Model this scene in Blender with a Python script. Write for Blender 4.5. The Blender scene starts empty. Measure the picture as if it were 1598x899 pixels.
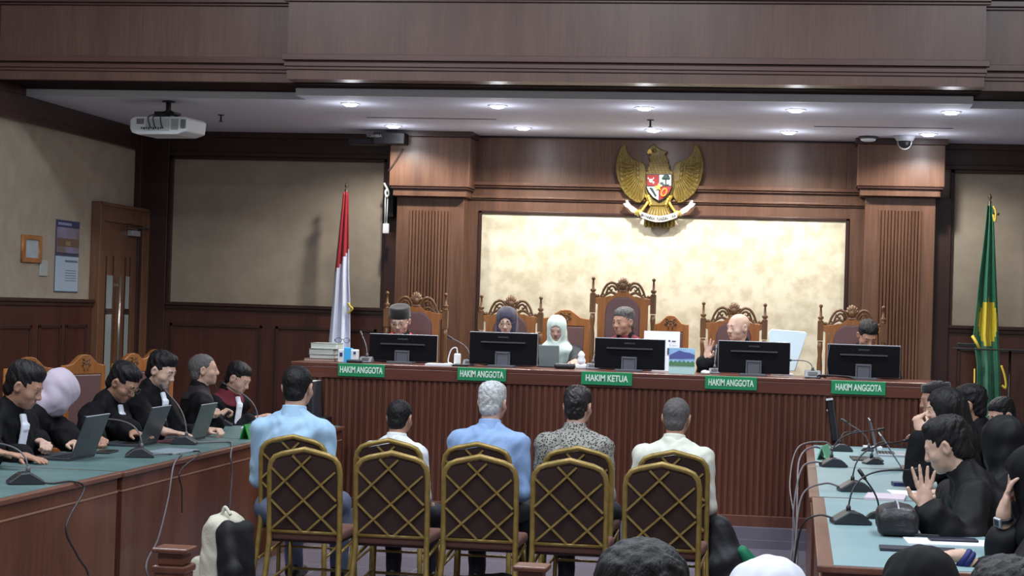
import bpy, bmesh, math, random
import numpy as np
from mathutils import Vector, Matrix, Euler
random.seed(7); rng = np.random.default_rng(7)
PI = math.pi
S = bpy.context.scene
COL = S.collection

# ------------------------------------------------------------------ camera, world, exposure, large lights
def cam_axes(yaw, pitch, roll):
    cy, sy, cp, sp = math.cos(yaw), math.sin(yaw), math.cos(pitch), math.sin(pitch)
    f = Vector((-sy*cp, cy*cp, sp)); r = Vector((cy, sy, 0)); u = r.cross(f)
    c, s = math.cos(roll), math.sin(roll)
    return c*r + s*u, -s*r + c*u, f
FPX = 2948.0
EYE = Vector((0, 0, 1.70))
CR, CU, CF = cam_axes(.15077, .011093, .0299)
cd = bpy.data.cameras.new('camera'); cam = bpy.data.objects.new('camera', cd); COL.objects.link(cam)
cd.sensor_width = 36; cd.lens = 36*FPX/1598; cd.clip_start = .05; cd.clip_end = 100
cam.matrix_world = Matrix(((CR.x, CU.x, -CF.x, EYE.x), (CR.y, CU.y, -CF.y, EYE.y), (CR.z, CU.z, -CF.z, EYE.z), (0, 0, 0, 1)))
S.camera = cam
S.view_settings.view_transform = 'Standard'; S.view_settings.look = 'None'
S.view_settings.gamma = 1; S.view_settings.use_curve_mapping = False
S.view_settings.exposure = 0.0
w = bpy.data.worlds.new('world'); S.world = w; w.use_nodes = True
w.node_tree.nodes['Background'].inputs[0].default_value = (.72, .78, 1, 1)
w.node_tree.nodes['Background'].inputs[1].default_value = .12

def area(name, loc, sx, sy, power, color=(1, 1, 1), rot=(0, 0, 0)):
    l = bpy.data.lights.new(name, 'AREA'); l.shape = 'RECTANGLE'; l.size = sx; l.size_y = sy
    l.energy = power; l.color = color
    o = bpy.data.objects.new(name, l); COL.objects.link(o); o.location = loc; o.rotation_euler = rot
    return o
def spot(name, loc, power, angle, blend, color=(1, 1, 1), rot=(0, 0, 0), r=.04):
    l = bpy.data.lights.new(name, 'SPOT'); l.energy = power; l.spot_size = math.radians(angle); l.spot_blend = blend
    l.color = color; l.shadow_soft_size = r
    o = bpy.data.objects.new(name, l); COL.objects.link(o); o.location = loc; o.rotation_euler = rot
    return o
# rows of luminaires on the high ceiling of the hall
HALL_POWER = 95
for yy in (3.0, 6.5, 10.0):
    for xx in (-4.2, -1.4, 1.6):
        area('hall_luminaire_light', (xx, yy, 4.95), 1.2, .6, HALL_POWER, (.86, .93, 1))
CEIL = 3.22
DOWN_FRONT = [(-3.40, 13.95, 60), (-2.27, 13.95, 60), (-1.17, 13.95, 60), (-.06, 13.95, 60), (1.05, 13.95, 60)]
DOWN_BACK = [(-3.43, 15.62, 75), (-2.32, 15.62, 105), (-1.23, 15.62, 115), (-.12, 15.62, 105), (1.00, 15.62, 75)]
def ceiling_fill(x, y):  # extra point light without a fitting, added under each downlight to brighten the ceiling
    l = bpy.data.lights.new('ceiling_fill_light', 'POINT'); l.energy = 1.8; l.color = (.9, .93, 1); l.shadow_soft_size = .05
    o = bpy.data.objects.new('ceiling_fill_light', l); COL.objects.link(o); o.location = (x, y, CEIL-.17)
for x, y, p in DOWN_FRONT:
    spot('downlight_beam', (x, y, CEIL-.03), p*1.5, 120, .8, (.92, .96, 1)); ceiling_fill(x, y)
for x, y, p in DOWN_BACK:
    spot('downlight_beam', (x, y, CEIL-.03), p*1.08, 152, .5, (1, .95, .87)); ceiling_fill(x, y)

# ------------------------------------------------------------------ pixel -> world on a plane of the room
def at(px, py, **k):
    d = CF + CR*((px-799)/FPX) + CU*((449.5-py)/FPX)
    (a, v), = k.items(); i = 'XYZ'.index(a)
    t = (v-EYE[i])/d[i]
    return EYE + d*t

# ------------------------------------------------------------------ materials
def lin(c):
    return tuple((v/12.92 if v <= .04045 else ((v+.055)/1.055)**2.4) for v in (x/255 for x in c)) + (1,)
MATS = {}
def mat(name, col, rough=.6, metal=0., spec=.5, col2=None, nscale=8, bump=0., bscale=60, coat=0., emis=None, estr=0., trans=0., stretch=None, sheen=0., vor=False, ramp=(.35, .65), alpha=1.):
    if name in MATS: return MATS[name]
    m = bpy.data.materials.new(name); m.use_nodes = True; nt = m.node_tree; N = nt.nodes; L = nt.links
    b = N['Principled BSDF']
    b.inputs['Base Color'].default_value = lin(col); b.inputs['Roughness'].default_value = rough
    b.inputs['Metallic'].default_value = metal; b.inputs['Specular IOR Level'].default_value = spec
    if coat: b.inputs['Coat Weight'].default_value = coat; b.inputs['Coat Roughness'].default_value = .15
    if trans: b.inputs['Transmission Weight'].default_value = trans
    if sheen: b.inputs['Sheen Weight'].default_value = sheen
    if alpha < 1: b.inputs['Alpha'].default_value = alpha
    if emis: b.inputs['Emission Color'].default_value = lin(emis); b.inputs['Emission Strength'].default_value = estr
    if col2 or bump:
        tc = N.new('ShaderNodeTexCoord'); mp = N.new('ShaderNodeMapping'); L.new(tc.outputs['Object'], mp.inputs[0])
        if stretch: mp.inputs['Scale'].default_value = stretch
    if col2:
        if vor:
            tx = N.new('ShaderNodeTexVoronoi'); tx.inputs['Scale'].default_value = nscale; o = tx.outputs['Distance']
        else:
            tx = N.new('ShaderNodeTexNoise'); tx.inputs['Scale'].default_value = nscale; tx.inputs['Detail'].default_value = 6; o = tx.outputs['Fac']
        L.new(mp.outputs[0], tx.inputs['Vector'])
        cr = N.new('ShaderNodeValToRGB'); cr.color_ramp.elements[0].position = ramp[0]; cr.color_ramp.elements[1].position = ramp[1]
        cr.color_ramp.elements[0].color = lin(col); cr.color_ramp.elements[1].color = lin(col2)
        L.new(o, cr.inputs[0]); L.new(cr.outputs[0], b.inputs['Base Color'])
    if bump:
        t2 = N.new('ShaderNodeTexNoise'); t2.inputs['Scale'].default_value = bscale; t2.inputs['Detail'].default_value = 3
        L.new(mp.outputs[0], t2.inputs['Vector'])
        bp = N.new('ShaderNodeBump'); bp.inputs['Strength'].default_value = bump; bp.inputs['Distance'].default_value = .01
        L.new(t2.outputs['Fac'], bp.inputs['Height']); L.new(bp.outputs[0], b.inputs['Normal'])
    MATS[name] = m
    return m
def wood(name, c1, c2, rough=.35, axis='Z', scale=1., spec=.5, coat=.15):
    """polished veneer: fine grain stretched along one axis over broader bands of tone"""
    m = bpy.data.materials.new(name); m.use_nodes = True; nt = m.node_tree; N = nt.nodes; L = nt.links
    b = N['Principled BSDF']; b.inputs['Roughness'].default_value = rough; b.inputs['Specular IOR Level'].default_value = spec
    b.inputs['Coat Weight'].default_value = coat; b.inputs['Coat Roughness'].default_value = .25
    tc = N.new('ShaderNodeTexCoord')
    st = {'Z': (1, 1, .06), 'X': (.06, 1, 1), 'Y': (1, .06, 1)}[axis]
    outs = []
    for sc, det in ((60*scale, 5), (7*scale, 2)):
        mp = N.new('ShaderNodeMapping'); mp.inputs['Scale'].default_value = st; L.new(tc.outputs['Object'], mp.inputs[0])
        tx = N.new('ShaderNodeTexNoise'); tx.inputs['Scale'].default_value = sc; tx.inputs['Detail'].default_value = det
        L.new(mp.outputs[0], tx.inputs['Vector']); outs.append(tx.outputs['Fac'])
    mx = N.new('ShaderNodeMix'); mx.data_type = 'FLOAT'; mx.inputs['Factor'].default_value = .55
    L.new(outs[0], mx.inputs[2]); L.new(outs[1], mx.inputs[3])
    cr = N.new('ShaderNodeValToRGB'); cr.color_ramp.elements[0].position = .36; cr.color_ramp.elements[1].position = .64
    cr.color_ramp.elements[0].color = lin(c1); cr.color_ramp.elements[1].color = lin(c2)
    L.new(mx.outputs[0], cr.inputs[0]); L.new(cr.outputs[0], b.inputs['Base Color'])
    MATS[name] = m
    return m
W_DARK = wood('dark_stained_wood', (50, 27, 22), (64, 36, 29), .4)
W_PIL = wood('pilaster_veneer', (86, 59, 45), (114, 82, 64), .36, coat=.2)
W_BENCH = wood('bench_veneer', (84, 46, 34), (108, 64, 49), .38)
W_BENCHH = wood('bench_edge_veneer', (84, 42, 31), (104, 56, 42), .35, 'X')
W_FASC = wood('fascia_veneer', (84, 56, 47), (104, 73, 61), .4, 'Z')
W_FASCH = wood('fascia_moulding_wood', (78, 50, 44), (92, 62, 54), .35, 'X')
W_TABLE = wood('table_veneer', (84, 46, 32), (112, 66, 46), .36)
W_TABLEH = wood('table_edge_veneer', (96, 58, 46), (120, 78, 62), .35, 'Y')
W_DOOR = wood('door_veneer', (98, 66, 48), (124, 86, 63), .4)
W_CARVE = wood('carved_teak', (128, 78, 38), (168, 108, 56), .35, 'Z', 1.5)
W_CARVED = wood('carved_teak_dark', (86, 56, 34), (122, 84, 48), .35, 'Z', 1.5)
W_TEAKP = wood('pale_teak', (150, 96, 50), (184, 124, 70), .4, 'X', 1.2)
WAINS = wood('wainscot_wood', (66, 34, 26), (86, 48, 36), .38)
WALLP = mat('beige_wallpaper', (160, 148, 132), .75, col2=(176, 164, 146), nscale=5, bump=.1, bscale=90, ramp=(.3, .7))
CREAM = mat('cream_damask_panel', (200, 191, 164), .6, col2=(226, 219, 196), nscale=9, bump=.1, bscale=80, ramp=(.36, .6))
WHITE_C = mat('white_ceiling_paint', (218, 222, 238), .8)
FLOORM = None
BLACKP = mat('black_plastic', (22, 22, 26), .4)
DKGREY = mat('dark_grey_plastic', (52, 54, 60), .45)
GREYP = mat('grey_plastic', (98, 102, 110), .45)
WHITEP = mat('white_plastic', (226, 230, 232), .45)
SILVER = mat('silver_plastic', (176, 182, 190), .35, metal=.3)
GOLDM = mat('gold_painted_tube', (134, 112, 58), .38, metal=.4, spec=.5, col2=(156, 132, 74), nscale=20)
BRASS = mat('brass_paint', (126, 106, 44), .45, metal=.1, col2=(104, 86, 31), nscale=25)
CHROME = mat('worn_bright_metal', (196, 190, 180), .3, metal=.9)
BROWNF = mat('dark_brown_upholstery', (46, 26, 24), .9, bump=.2, bscale=300)
SEATF = mat('brown_seat_upholstery', (108, 72, 62), .85, bump=.2, bscale=300)
LEATH = mat('mauve_brown_leather', (104, 76, 76), .42, bump=.15, bscale=120)
GREENT = mat('grey_green_leatherette', (78, 104, 104), .45, col2=(92, 118, 118), nscale=4)
GREENL = mat('pale_blue_green_leatherette', (124, 154, 160), .45, col2=(134, 162, 166), nscale=4)
PAPER = mat('white_paper', (232, 234, 240), .7)
SIGNG = mat('sign_green', (20, 140, 88), .5)
SIGNW = mat('sign_white', (226, 240, 230), .5)
ROBE = mat('black_robe_cloth', (13, 13, 18), .8, bump=.3, bscale=14, spec=.2)
ROBEB = mat('glossy_black_robe', (13, 13, 18), .68, bump=.4, bscale=14, spec=.25)
REDC = mat('red_collar_cloth', (170, 34, 50), .8)
PINKC = mat('bright_red_collar_cloth', (214, 60, 76), .8)
JAB = mat('white_jabot_cloth', (224, 228, 240), .8)
CABLE = mat('grey_cable_sheath', (96, 92, 96), .5)
CABLEK = mat('dark_cable_sheath', (44, 42, 46), .5)
GLASS = mat('clear_glass', (235, 240, 245), .05, trans=1.)
LENS = mat('lamp_lens', (255, 255, 255), .5, emis=(244, 246, 255), estr=40)

# ------------------------------------------------------------------ object helpers
def tag(o, label=None, cat=None, group=None, kind=None):
    if label: o['label'] = label
    if cat: o['category'] = cat
    if group: o['group'] = group
    if kind: o['kind'] = kind
    return o
def empty(name, loc=(0, 0, 0), rz=0., label=None, cat=None, group=None, kind=None):
    o = bpy.data.objects.new(name, None); COL.objects.link(o); o.location = loc; o.rotation_euler = (0, 0, rz)
    o.empty_display_size = .1
    return tag(o, label, cat, group, kind)
def copy_tree(o, parent=None):
    c = o.copy(); COL.objects.link(c)
    if parent is not None: c.parent = parent
    for ch in list(o.children): copy_tree(ch, c)
    return c
class MB:
    def __init__(s): s.v = []; s.f = []; s.sm = []
    def add(s, vs, fs, smooth=False):
        n = len(s.v); s.v += [tuple(v) for v in vs]; s.f += [tuple(i+n for i in f) for f in fs]; s.sm += [smooth]*len(fs); return s
    def box(s, c, d, r=None):
        x, y, z = (q/2 for q in d)
        vs = [Vector(p) for p in ((-x,-y,-z),(x,-y,-z),(x,y,-z),(-x,y,-z),(-x,-y,z),(x,-y,z),(x,y,z),(-x,y,z))]
        if r is not None:
            R = Euler(r).to_matrix() if not isinstance(r, Matrix) else r
            vs = [R @ v for v in vs]
        return s.add([v+Vector(c) for v in vs], [(0,3,2,1),(4,5,6,7),(0,1,5,4),(1,2,6,5),(2,3,7,6),(3,0,4,7)])
    def bx(s, x0, x1, y0, y1, z0, z1):
        return s.box(((x0+x1)/2, (y0+y1)/2, (z0+z1)/2), (x1-x0, y1-y0, z1-z0))
    def tube(s, pts, r, n=8, cap=True, closed=False):
        pts = [Vector(p) for p in pts]; m = len(pts)
        rs = r if isinstance(r, (list, tuple)) else [r]*m
        vs = []; up = None
        for i, p in enumerate(pts):
            a = pts[i-1] if (i > 0 or closed) else p; b = pts[(i+1) % m] if (i < m-1 or closed) else p
            t = (b-a).normalized()
            if up is None:
                up = Vector((0, 0, 1)) if abs(t.z) < .9 else Vector((1, 0, 0))
            side = t.cross(up)
            if side.length < 1e-5: side = t.orthogonal()
            side.normalize(); up = side.cross(t).normalized()
            for k in range(n):
                an = 2*PI*k/n; vs.append(p + (side*math.cos(an)+up*math.sin(an))*rs[i])
        fs = []
        for i in range(m if closed else m-1):
            for k in range(n):
                a = i*n+k; b = i*n+(k+1) % n; c = ((i+1) % m)*n+(k+1) % n; d = ((i+1) % m)*n+k
                fs.append((a, d, c, b))
        s.add(vs, fs, True)
        if cap and not closed:
            s.f.append(tuple(len(s.v)-m*n+k for k in range(n))); s.sm.append(False)
            s.f.append(tuple(len(s.v)-n+k for k in reversed(range(n)))); s.sm.append(False)
        return s
    def lathe(s, c, prof, n=16, axis='Z', ell=1.):
        vs = []; fs = []
        for r, z in prof:
            for k in range(n):
                a = 2*PI*k/n; p = (r*math.cos(a), r*ell*math.sin(a), z)
                if axis == 'Y': p = (p[0], p[2], p[1])
                if axis == 'X': p = (p[2], p[0], p[1])
                vs.append(Vector(p)+Vector(c))
        m = len(prof)
        for i in range(m-1):
            for k in range(n):
                fs.append((i*n+k, i*n+(k+1) % n, (i+1)*n+(k+1) % n, (i+1)*n+k))
        s.add(vs, fs, True)
        b = len(s.v)-m*n
        if prof[0][0] > 1e-5: s.f.append(tuple(b+k for k in reversed(range(n)))); s.sm.append(False)
        if prof[-1][0] > 1e-5: s.f.append(tuple(b+(m-1)*n+k for k in range(n))); s.sm.append(False)
        return s
    def prism(s, outline, z0, z1, M=None):
        """outline in (u,v); extruded along w from z0 to z1; M maps (u,v,w) to space (default identity)"""
        n = len(outline); vs = [Vector((u, v, z0)) for u, v in outline]+[Vector((u, v, z1)) for u, v in outline]
        if M is not None: vs = [M @ v for v in vs]
        fs = [tuple(reversed(range(n))), tuple(range(n, 2*n))]+[(k, (k+1) % n, n+(k+1) % n, n+k) for k in range(n)]
        return s.add(vs, fs)
    def ell(s, c, r, nu=14, nv=9, R=None):
        vs = []; fs = []
        for j in range(nv+1):
            th = PI*j/nv
            for i in range(nu):
                ph = 2*PI*i/nu
                p = Vector((r[0]*math.sin(th)*math.cos(ph), r[1]*math.sin(th)*math.sin(ph), r[2]*math.cos(th)))
                if R is not None: p = R @ p
                vs.append(p+Vector(c))
        for j in range(nv):
            for i in range(nu):
                fs.append((j*nu+i, (j+1)*nu+i, (j+1)*nu+(i+1) % nu, j*nu+(i+1) % nu))
        return s.add(vs, fs, True)
    def build(s, name, m, parent=None, bevel=0., loc=None, label=None, rot=None, seg=2):
        me = bpy.data.meshes.new(name); me.from_pydata(s.v, [], s.f)
        me.polygons.foreach_set('use_smooth', s.sm); me.validate(); 
        bm = bmesh.new(); bm.from_mesh(me); bmesh.ops.recalc_face_normals(bm, faces=bm.faces); bm.to_mesh(me); bm.free()
        me.update()
        o = bpy.data.objects.new(name, me); COL.objects.link(o); me.materials.append(m)
        if parent is not None: o.parent = parent
        if loc is not None: o.location = loc
        if rot is not None: o.rotation_euler = rot
        if bevel:
            b = o.modifiers.new('bevel', 'BEVEL'); b.width = bevel; b.segments = seg; b.limit_method = 'ANGLE'; b.angle_limit = .7
        if label: o['label'] = label
        return o
def plate(name, loops, depth, m, parent=None, bevel=0., M=None, loc=None, smooth=False):
    """flat cut-out plate with holes (2D curve filled), thickness depth along +w"""
    cu = bpy.data.curves.new(name, 'CURVE'); cu.dimensions = '2D'; cu.fill_mode = 'BOTH'
    cu.extrude = depth/2; cu.bevel_depth = bevel; cu.bevel_resolution = 1
    for lp in loops:
        sp = cu.splines.new('POLY'); sp.points.add(len(lp)-1)
        for i, (u, v) in enumerate(lp): sp.points[i].co = (u, v, 0, 1)
        sp.use_cyclic_u = True
    t = bpy.data.objects.new('tmp', cu); COL.objects.link(t)
    dg = bpy.context.evaluated_depsgraph_get()
    me = bpy.data.meshes.new_from_object(t.evaluated_get(dg)); bpy.data.objects.remove(t); bpy.data.curves.remove(cu)
    me.name = name
    if M is not None: me.transform(M)
    me.materials.clear(); me.materials.append(m)
    o = bpy.data.objects.new(name, me); COL.objects.link(o)
    if parent is not None: o.parent = parent
    if loc is not None: o.location = loc
    return o
def textmesh(name, txt, size, m, parent=None, M=None, ext=.001, sx=1., align='CENTER', bold=0.):
    cu = bpy.data.curves.new(name, 'FONT'); cu.body = txt; cu.size = size; cu.extrude = ext; cu.align_x = align; cu.align_y = 'CENTER'
    cu.offset = bold
    t = bpy.data.objects.new('tmp', cu); COL.objects.link(t)
    dg = bpy.context.evaluated_depsgraph_get()
    me = bpy.data.meshes.new_from_object(t.evaluated_get(dg)); bpy.data.objects.remove(t); bpy.data.curves.remove(cu)
    me.name = name
    me.transform(Matrix.Diagonal((sx, 1, 1, 1)))
    if M is not None: me.transform(M)
    me.materials.clear(); me.materials.append(m)
    o = bpy.data.objects.new(name, me); COL.objects.link(o)
    if parent is not None: o.parent = parent
    return o
# (u,v,w) -> (x,z,-y): plates facing the camera
MF = Matrix(((1, 0, 0, 0), (0, 0, -1, 0), (0, 1, 0, 0), (0, 0, 0, 1)))
def arc(cx, cy, rx, ry, a0, a1, n):
    return [(cx+rx*math.cos(math.radians(a0+(a1-a0)*i/n)), cy+ry*math.sin(math.radians(a0+(a1-a0)*i/n))) for i in range(n+1)]
def bez(p0, p1, p2, p3, n=14):
    out = []
    for i in range(n+1):
        t = i/n; a = (1-t)**3; b = 3*t*(1-t)**2; c = 3*t*t*(1-t); d = t**3
        out.append(Vector(p0)*a+Vector(p1)*b+Vector(p2)*c+Vector(p3)*d)
    return out
def spl(pts, n=8):
    """Catmull-Rom through points"""
    P = [Vector(p) for p in pts]; P = [P[0]*2-P[1]]+P+[P[-1]*2-P[-2]]; out = []
    for i in range(1, len(P)-2):
        for k in range(n):
            t = k/n; a, b, c, d = P[i-1:i+3]
            out.append(.5*((2*b)+(c-a)*t+(2*a-5*b+4*c-d)*t*t+(3*b-a-3*c+d)*t**3))
    out.append(P[-2]); return out
# ------------------------------------------------------------------ the room
YW, XL, XR, YB = 16.5, -5.92, 4.6, -3.0
def X_(px, py, Y=YW): return at(px, py, Y=Y).x
def Z_(px, py, Y=YW): return at(px, py, Y=Y).z
def struct(name, mb, m, label, cat, parent=None, bevel=0.):
    o = mb.build(name, m, parent, bevel)
    if parent is None: tag(o, label, cat, kind='structure')
    return o
# floor: grey granite tiles
fm = bpy.data.materials.new('granite_tiles'); fm.use_nodes = True
nt = fm.node_tree; b = nt.nodes['Principled BSDF']; b.inputs['Roughness'].default_value = .22
tc = nt.nodes.new('ShaderNodeTexCoord'); br = nt.nodes.new('ShaderNodeTexBrick'); nt.links.new(tc.outputs['Object'], br.inputs['Vector'])
br.offset = 0; br.inputs['Scale'].default_value = 1; br.inputs['Brick Width'].default_value = .6; br.inputs['Row Height'].default_value = .6
br.inputs['Mortar Size'].default_value = .004; br.inputs['Color1'].default_value = lin((112, 108, 120)); br.inputs['Color2'].default_value = lin((104, 100, 112))
br.inputs['Mortar'].default_value = lin((140, 136, 146)); nt.links.new(br.outputs['Color'], b.inputs['Base Color'])
struct('floor', MB().bx(XL, XR, YB, YW, -.1, 0), fm, 'grey polished granite tile floor of the courtroom', 'floor')
# dais under the bench: low granite step in front, raised floor behind
struct('trim_1', MB().bx(-3.95, 1.45, 13.98, 14.5, 0, .15).bx(-3.95, 1.45, 13.955, 13.98, 0, .062), fm, 'low grey granite plinth strip along the foot of the long judges bench', 'plinth')
struct('trim_2', MB().bx(-4.3, XR, 14.62, YW, 0, .42), fm, 'raised floor behind the judges bench', 'raised floor')
# walls
struct('wall_left', MB().bx(XL-.15, XL, YB, YW+.15, 0, 5.2), WALLP, 'beige papered side wall with the wooden door', 'wall')
struct('wall_back', MB().bx(XL, XR, YW, YW+.15, 0, 3.6), WALLP, 'beige papered wall behind the judges', 'wall')
struct('wall_right', MB().bx(XR, XR+.15, YB, YW+.15, 0, 5.2), WALLP, 'beige papered wall on the defence side', 'wall')
struct('wall_rear', MB().bx(XL, XR, YB-.15, YB, 0, 5.2), WALLP, 'beige papered wall behind the audience', 'wall')
struct('ceiling', MB().bx(XL, XR, 13.74, YW, CEIL, CEIL+.06).bx(-3.69, 1.16, 13.46, 13.74, CEIL, CEIL+.06), WHITE_C, 'low white painted ceiling with downlights over the judges', 'ceiling')
struct('trim_3', MB().bx(-3.69, 1.16, 13.44, 13.47, CEIL-.001, CEIL+.052).bx(XL, -3.69, 13.72, 13.745, CEIL-.001, CEIL+.052).bx(1.16, XR, 13.72, 13.745, CEIL-.001, CEIL+.052),
       mat('white_edge_paint', (240, 244, 248), .6), 'white painted lip along the front edge of the low ceiling', 'ceiling edge')
struct('ceiling_2', MB().bx(XL, XR, YB, 13.6, 5.2, 5.3), WHITE_C, 'high white ceiling of the hall', 'ceiling')
# slots in the ceiling (air slots)
for px0, px1, py in ((572, 770, 183), (1270, 1490, 197)):
    a = at(px0, py, Z=CEIL); c = at(px1, py, Z=CEIL)
    o = MB().bx(a.x, c.x, a.y-.012, a.y+.012, CEIL-.004, CEIL+.001).build('air_slot', mat('slot_shadow_grey', (92, 90, 100), .8))
    tag(o, 'thin grey air slot in the white ceiling %s' % ('between the first two front downlights' if px0 < 800 else 'near the dome camera'), 'air slot')
# fascia above the low ceiling: three lengths, the middle one stepping forward
zf = CEIL+.065
xa, xb = at(449, 60, Y=13.0).x, at(1538, 60, Y=13.0).x
def fascia(name, x0, x1, y, yb, label, ends=True):
    o = struct(name, MB().bx(x0, x1, y, yb, zf, 5.2), W_FASC, label, 'fascia')
    m = MB()
    zc = at(1000, 107, Y=13).z; e = .03 if ends else 0
    for dz, h, d in ((-.032, .022, .014), (-.010, .030, .026), (.020, .012, .018), (.032, .042, .05)):
        m.bx(x0-e*(d/.05), x1+e*(d/.05), y-d, y+.02, zc+dz, zc+dz+h)
    z2 = at(1000, 5, Y=13).z
    m.bx(x0-e, x1+e, y-.02, y+.02, z2, z2+.02); m.bx(x0-e, x1+e, y-.045, y+.02, z2+.018, z2+.06); m.bx(x0-e, x1+e, y-.07, y+.02, z2+.06, z2+.12)
    m.build('moulding', W_FASCH, o, .003)
    return o
fascia('trim_4', xa, xb, 13.0, 13.44, 'projecting middle length of the dark wooden fascia with moulding above the low ceiling')
fascia('trim_5', XL, xa, 13.22, 13.7, 'recessed wooden fascia length over the white projector', False)
fascia('trim_6', xb, XR, 13.22, 13.7, 'recessed wooden fascia length over the green flag side', False)
# dark soffit behind fascia (recess above the white lip)
struct('trim_7', MB().bx(XL, XR, 13.2, 13.75, CEIL+.058, CEIL+.064), mat('matt_dark_soffit', (44, 30, 27), .9, spec=.1), 'dark wooden underside of the fascia', 'soffit')

# ---- left side wall woodwork
yd0, yd1 = at(140, 420, X=XL).y, at(218, 420, X=XL).y        # outer edges of the door surround
zdt = at(145, 314, X=XL).z
WC = 1.675                                                   # wainscot cap height
m = MB()
m.bx(XL, XL+.03, 2, yd0, 0, WC-.02); m.bx(XL, XL+.03, yd1, YW, 0, WC-.02)
o = struct('trim_8', m, WAINS, 'dark red wood wainscot along the side wall under the framed notice', 'wainscot')
m = MB(); m.bx(XL, XL+.06, 2, yd0, WC-.03, WC); m.bx(XL, XL+.045, 2, yd0, WC-.06, WC-.03); m.bx(XL, XL+.06, yd1, YW-.2, WC-.03, WC)
m.build('cap_rail', W_DARK, o, .004)
for y0, y1 in ((11.0, 11.9), (12.05, 12.95), (13.1, 13.95), (14.1, 14.55), (14.65, yd0-.12)):
    m = MB()
    for a, c, z0, z1 in ((y0, y1, WC-.24, WC-.21), (y0, y1, .25, .28), (y0, y0+.03, .25, WC-.21), (y1-.03, y1, .25, WC-.21)):
        m.bx(XL+.02, XL+.042, a, c, z0, z1)
    m.build('panel_moulding', W_DARK, o, .004)
# crown on the side wall, wood above it
struct('trim_9', MB().bx(XL, XL+.05, 2, YW, 3.02, 3.07).bx(XL, XL+.035, 2, YW, 3.07, CEIL).bx(XL, XL+.03, 2, 13.9, CEIL, 5.2), W_DARK,
       'dark wood crown band at the top of the side wall', 'crown', bevel=.006)
# ---- back wall woodwork
struct('trim_10', MB().bx(XL, XR, YW-.03, YW, 3.02, CEIL).bx(XL, XR, YW-.07, YW, CEIL-.05, CEIL).bx(XL, XR, YW-.05, YW, 3.0, 3.04), W_DARK,
       'dark wood crown band at the top of the back wall', 'crown', bevel=.006)
xc = X_(264, 350)
struct('trim_11', MB().bx(XL, xc, YW-.06, YW, 0, CEIL).bx(XL, XL+.06, YW-.27, YW, 0, CEIL), W_DARK, 'dark wood post in the corner beside the door', 'corner post', bevel=.005)
xp0 = X_(604, 350)
def wainscot(name, x0, x1, panels, label):
    o = struct(name, MB().bx(x0, x1, YW-.03, YW, .4, WC-.02), WAINS, label, 'wainscot')
    m = MB(); m.bx(x0, x1, YW-.065, YW, WC-.03, WC); m.bx(x0, x1, YW-.045, YW, WC-.065, WC-.03); m.build('cap_rail', W_DARK, o, .004)
    for a, c in panels:
        m = MB()
        for p, q, z0, z1 in ((a, c, WC-.22, WC-.19), (a, c, .6, .63), (a, a+.03, .6, WC-.19), (c-.03, c, .6, WC-.19)):
            m.bx(p, q, YW-.045, YW-.02, z0, z1)
        m.build('panel_moulding', W_DARK, o, .004)
    return o
wainscot('trim_12', xc, xp0, [(xc+.05, X_(412, 500)), (X_(432, 500), X_(590, 500))], 'dark wood wainscot behind the red and white flag')
# thin frame round the wallpaper bays
def bay_frame(name, x0, x1, label):
    m = MB()
    for a, c, z0, z1 in ((x0, x0+.035, WC, 3.0), (x1-.035, x1, WC, 3.0), (x0, x1, 2.97, 3.0)): m.bx(a, c, YW-.035, YW, z0, z1)
    struct(name, m, W_DARK, label, 'wall frame', bevel=.004)
bay_frame('trim_13', xc, xp0, 'thin wood frame around the wallpaper behind the red and white flag')
xq1 = X_(1487, 350)
wainscot('trim_14', xq1-.02, XR, [(xq1+.06, xq1+1.2), (xq1+1.35, xq1+2.5)], 'dark wood wainscot behind the green flag')
bay_frame('trim_15', xq1-.03, XR, 'thin wood frame around the wallpaper behind the green flag')
# ---- centre composition: header, mouldings, side boards and cream panel
YP = 16.17                                                   # front face of pilaster shafts
YC = 16.06                                                   # front face of capitals
px0, px1 = X_(754, 400), X_(1318, 400)
pz = Z_(1000, 339)
cen0, cen1 = X_(700, 300), X_(1372, 300)
o = struct('trim_16', MB().bx(cen0, px0, YW-.12, YW, .4, 3.2).bx(px1, cen1, YW-.12, YW, .4, 3.2).bx(px0, px1, YW-.12, YW, pz, 3.2), W_PIL,
           'polished wood surround of the cream panel behind the judges', 'wall surround', bevel=.003)
zm1, zm2 = Z_(900, 291), Z_(900, 311)
m = MB()
for z, h, d in ((zm1, .03, .17), (zm1-.018, .018, .15), (zm2, .018, .155), (zm2-.014, .014, .14)): m.bx(cen0, cen1, YW-d, YW-.1, z-.015, z-.015+h)
m.build('moulding', W_PIL, o, .004)
m = MB()
for a, c, z0, z1 in ((px0-.03, px1+.03, pz, pz+.022), (px0-.03, px0, 1.0, pz+.02), (px1, px1+.03, 1.0, pz+.02)): m.bx(a, c, YW-.132, YW-.1, z0, z1)
m.build('panel_frame', W_DARK, o, .003)
struct('trim_17', MB().bx(px0, px1, YW-.112, YW-.005, .4, pz+.02), CREAM, 'bright cream patterned wall panel behind the judges chairs', 'wall panel')
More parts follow.
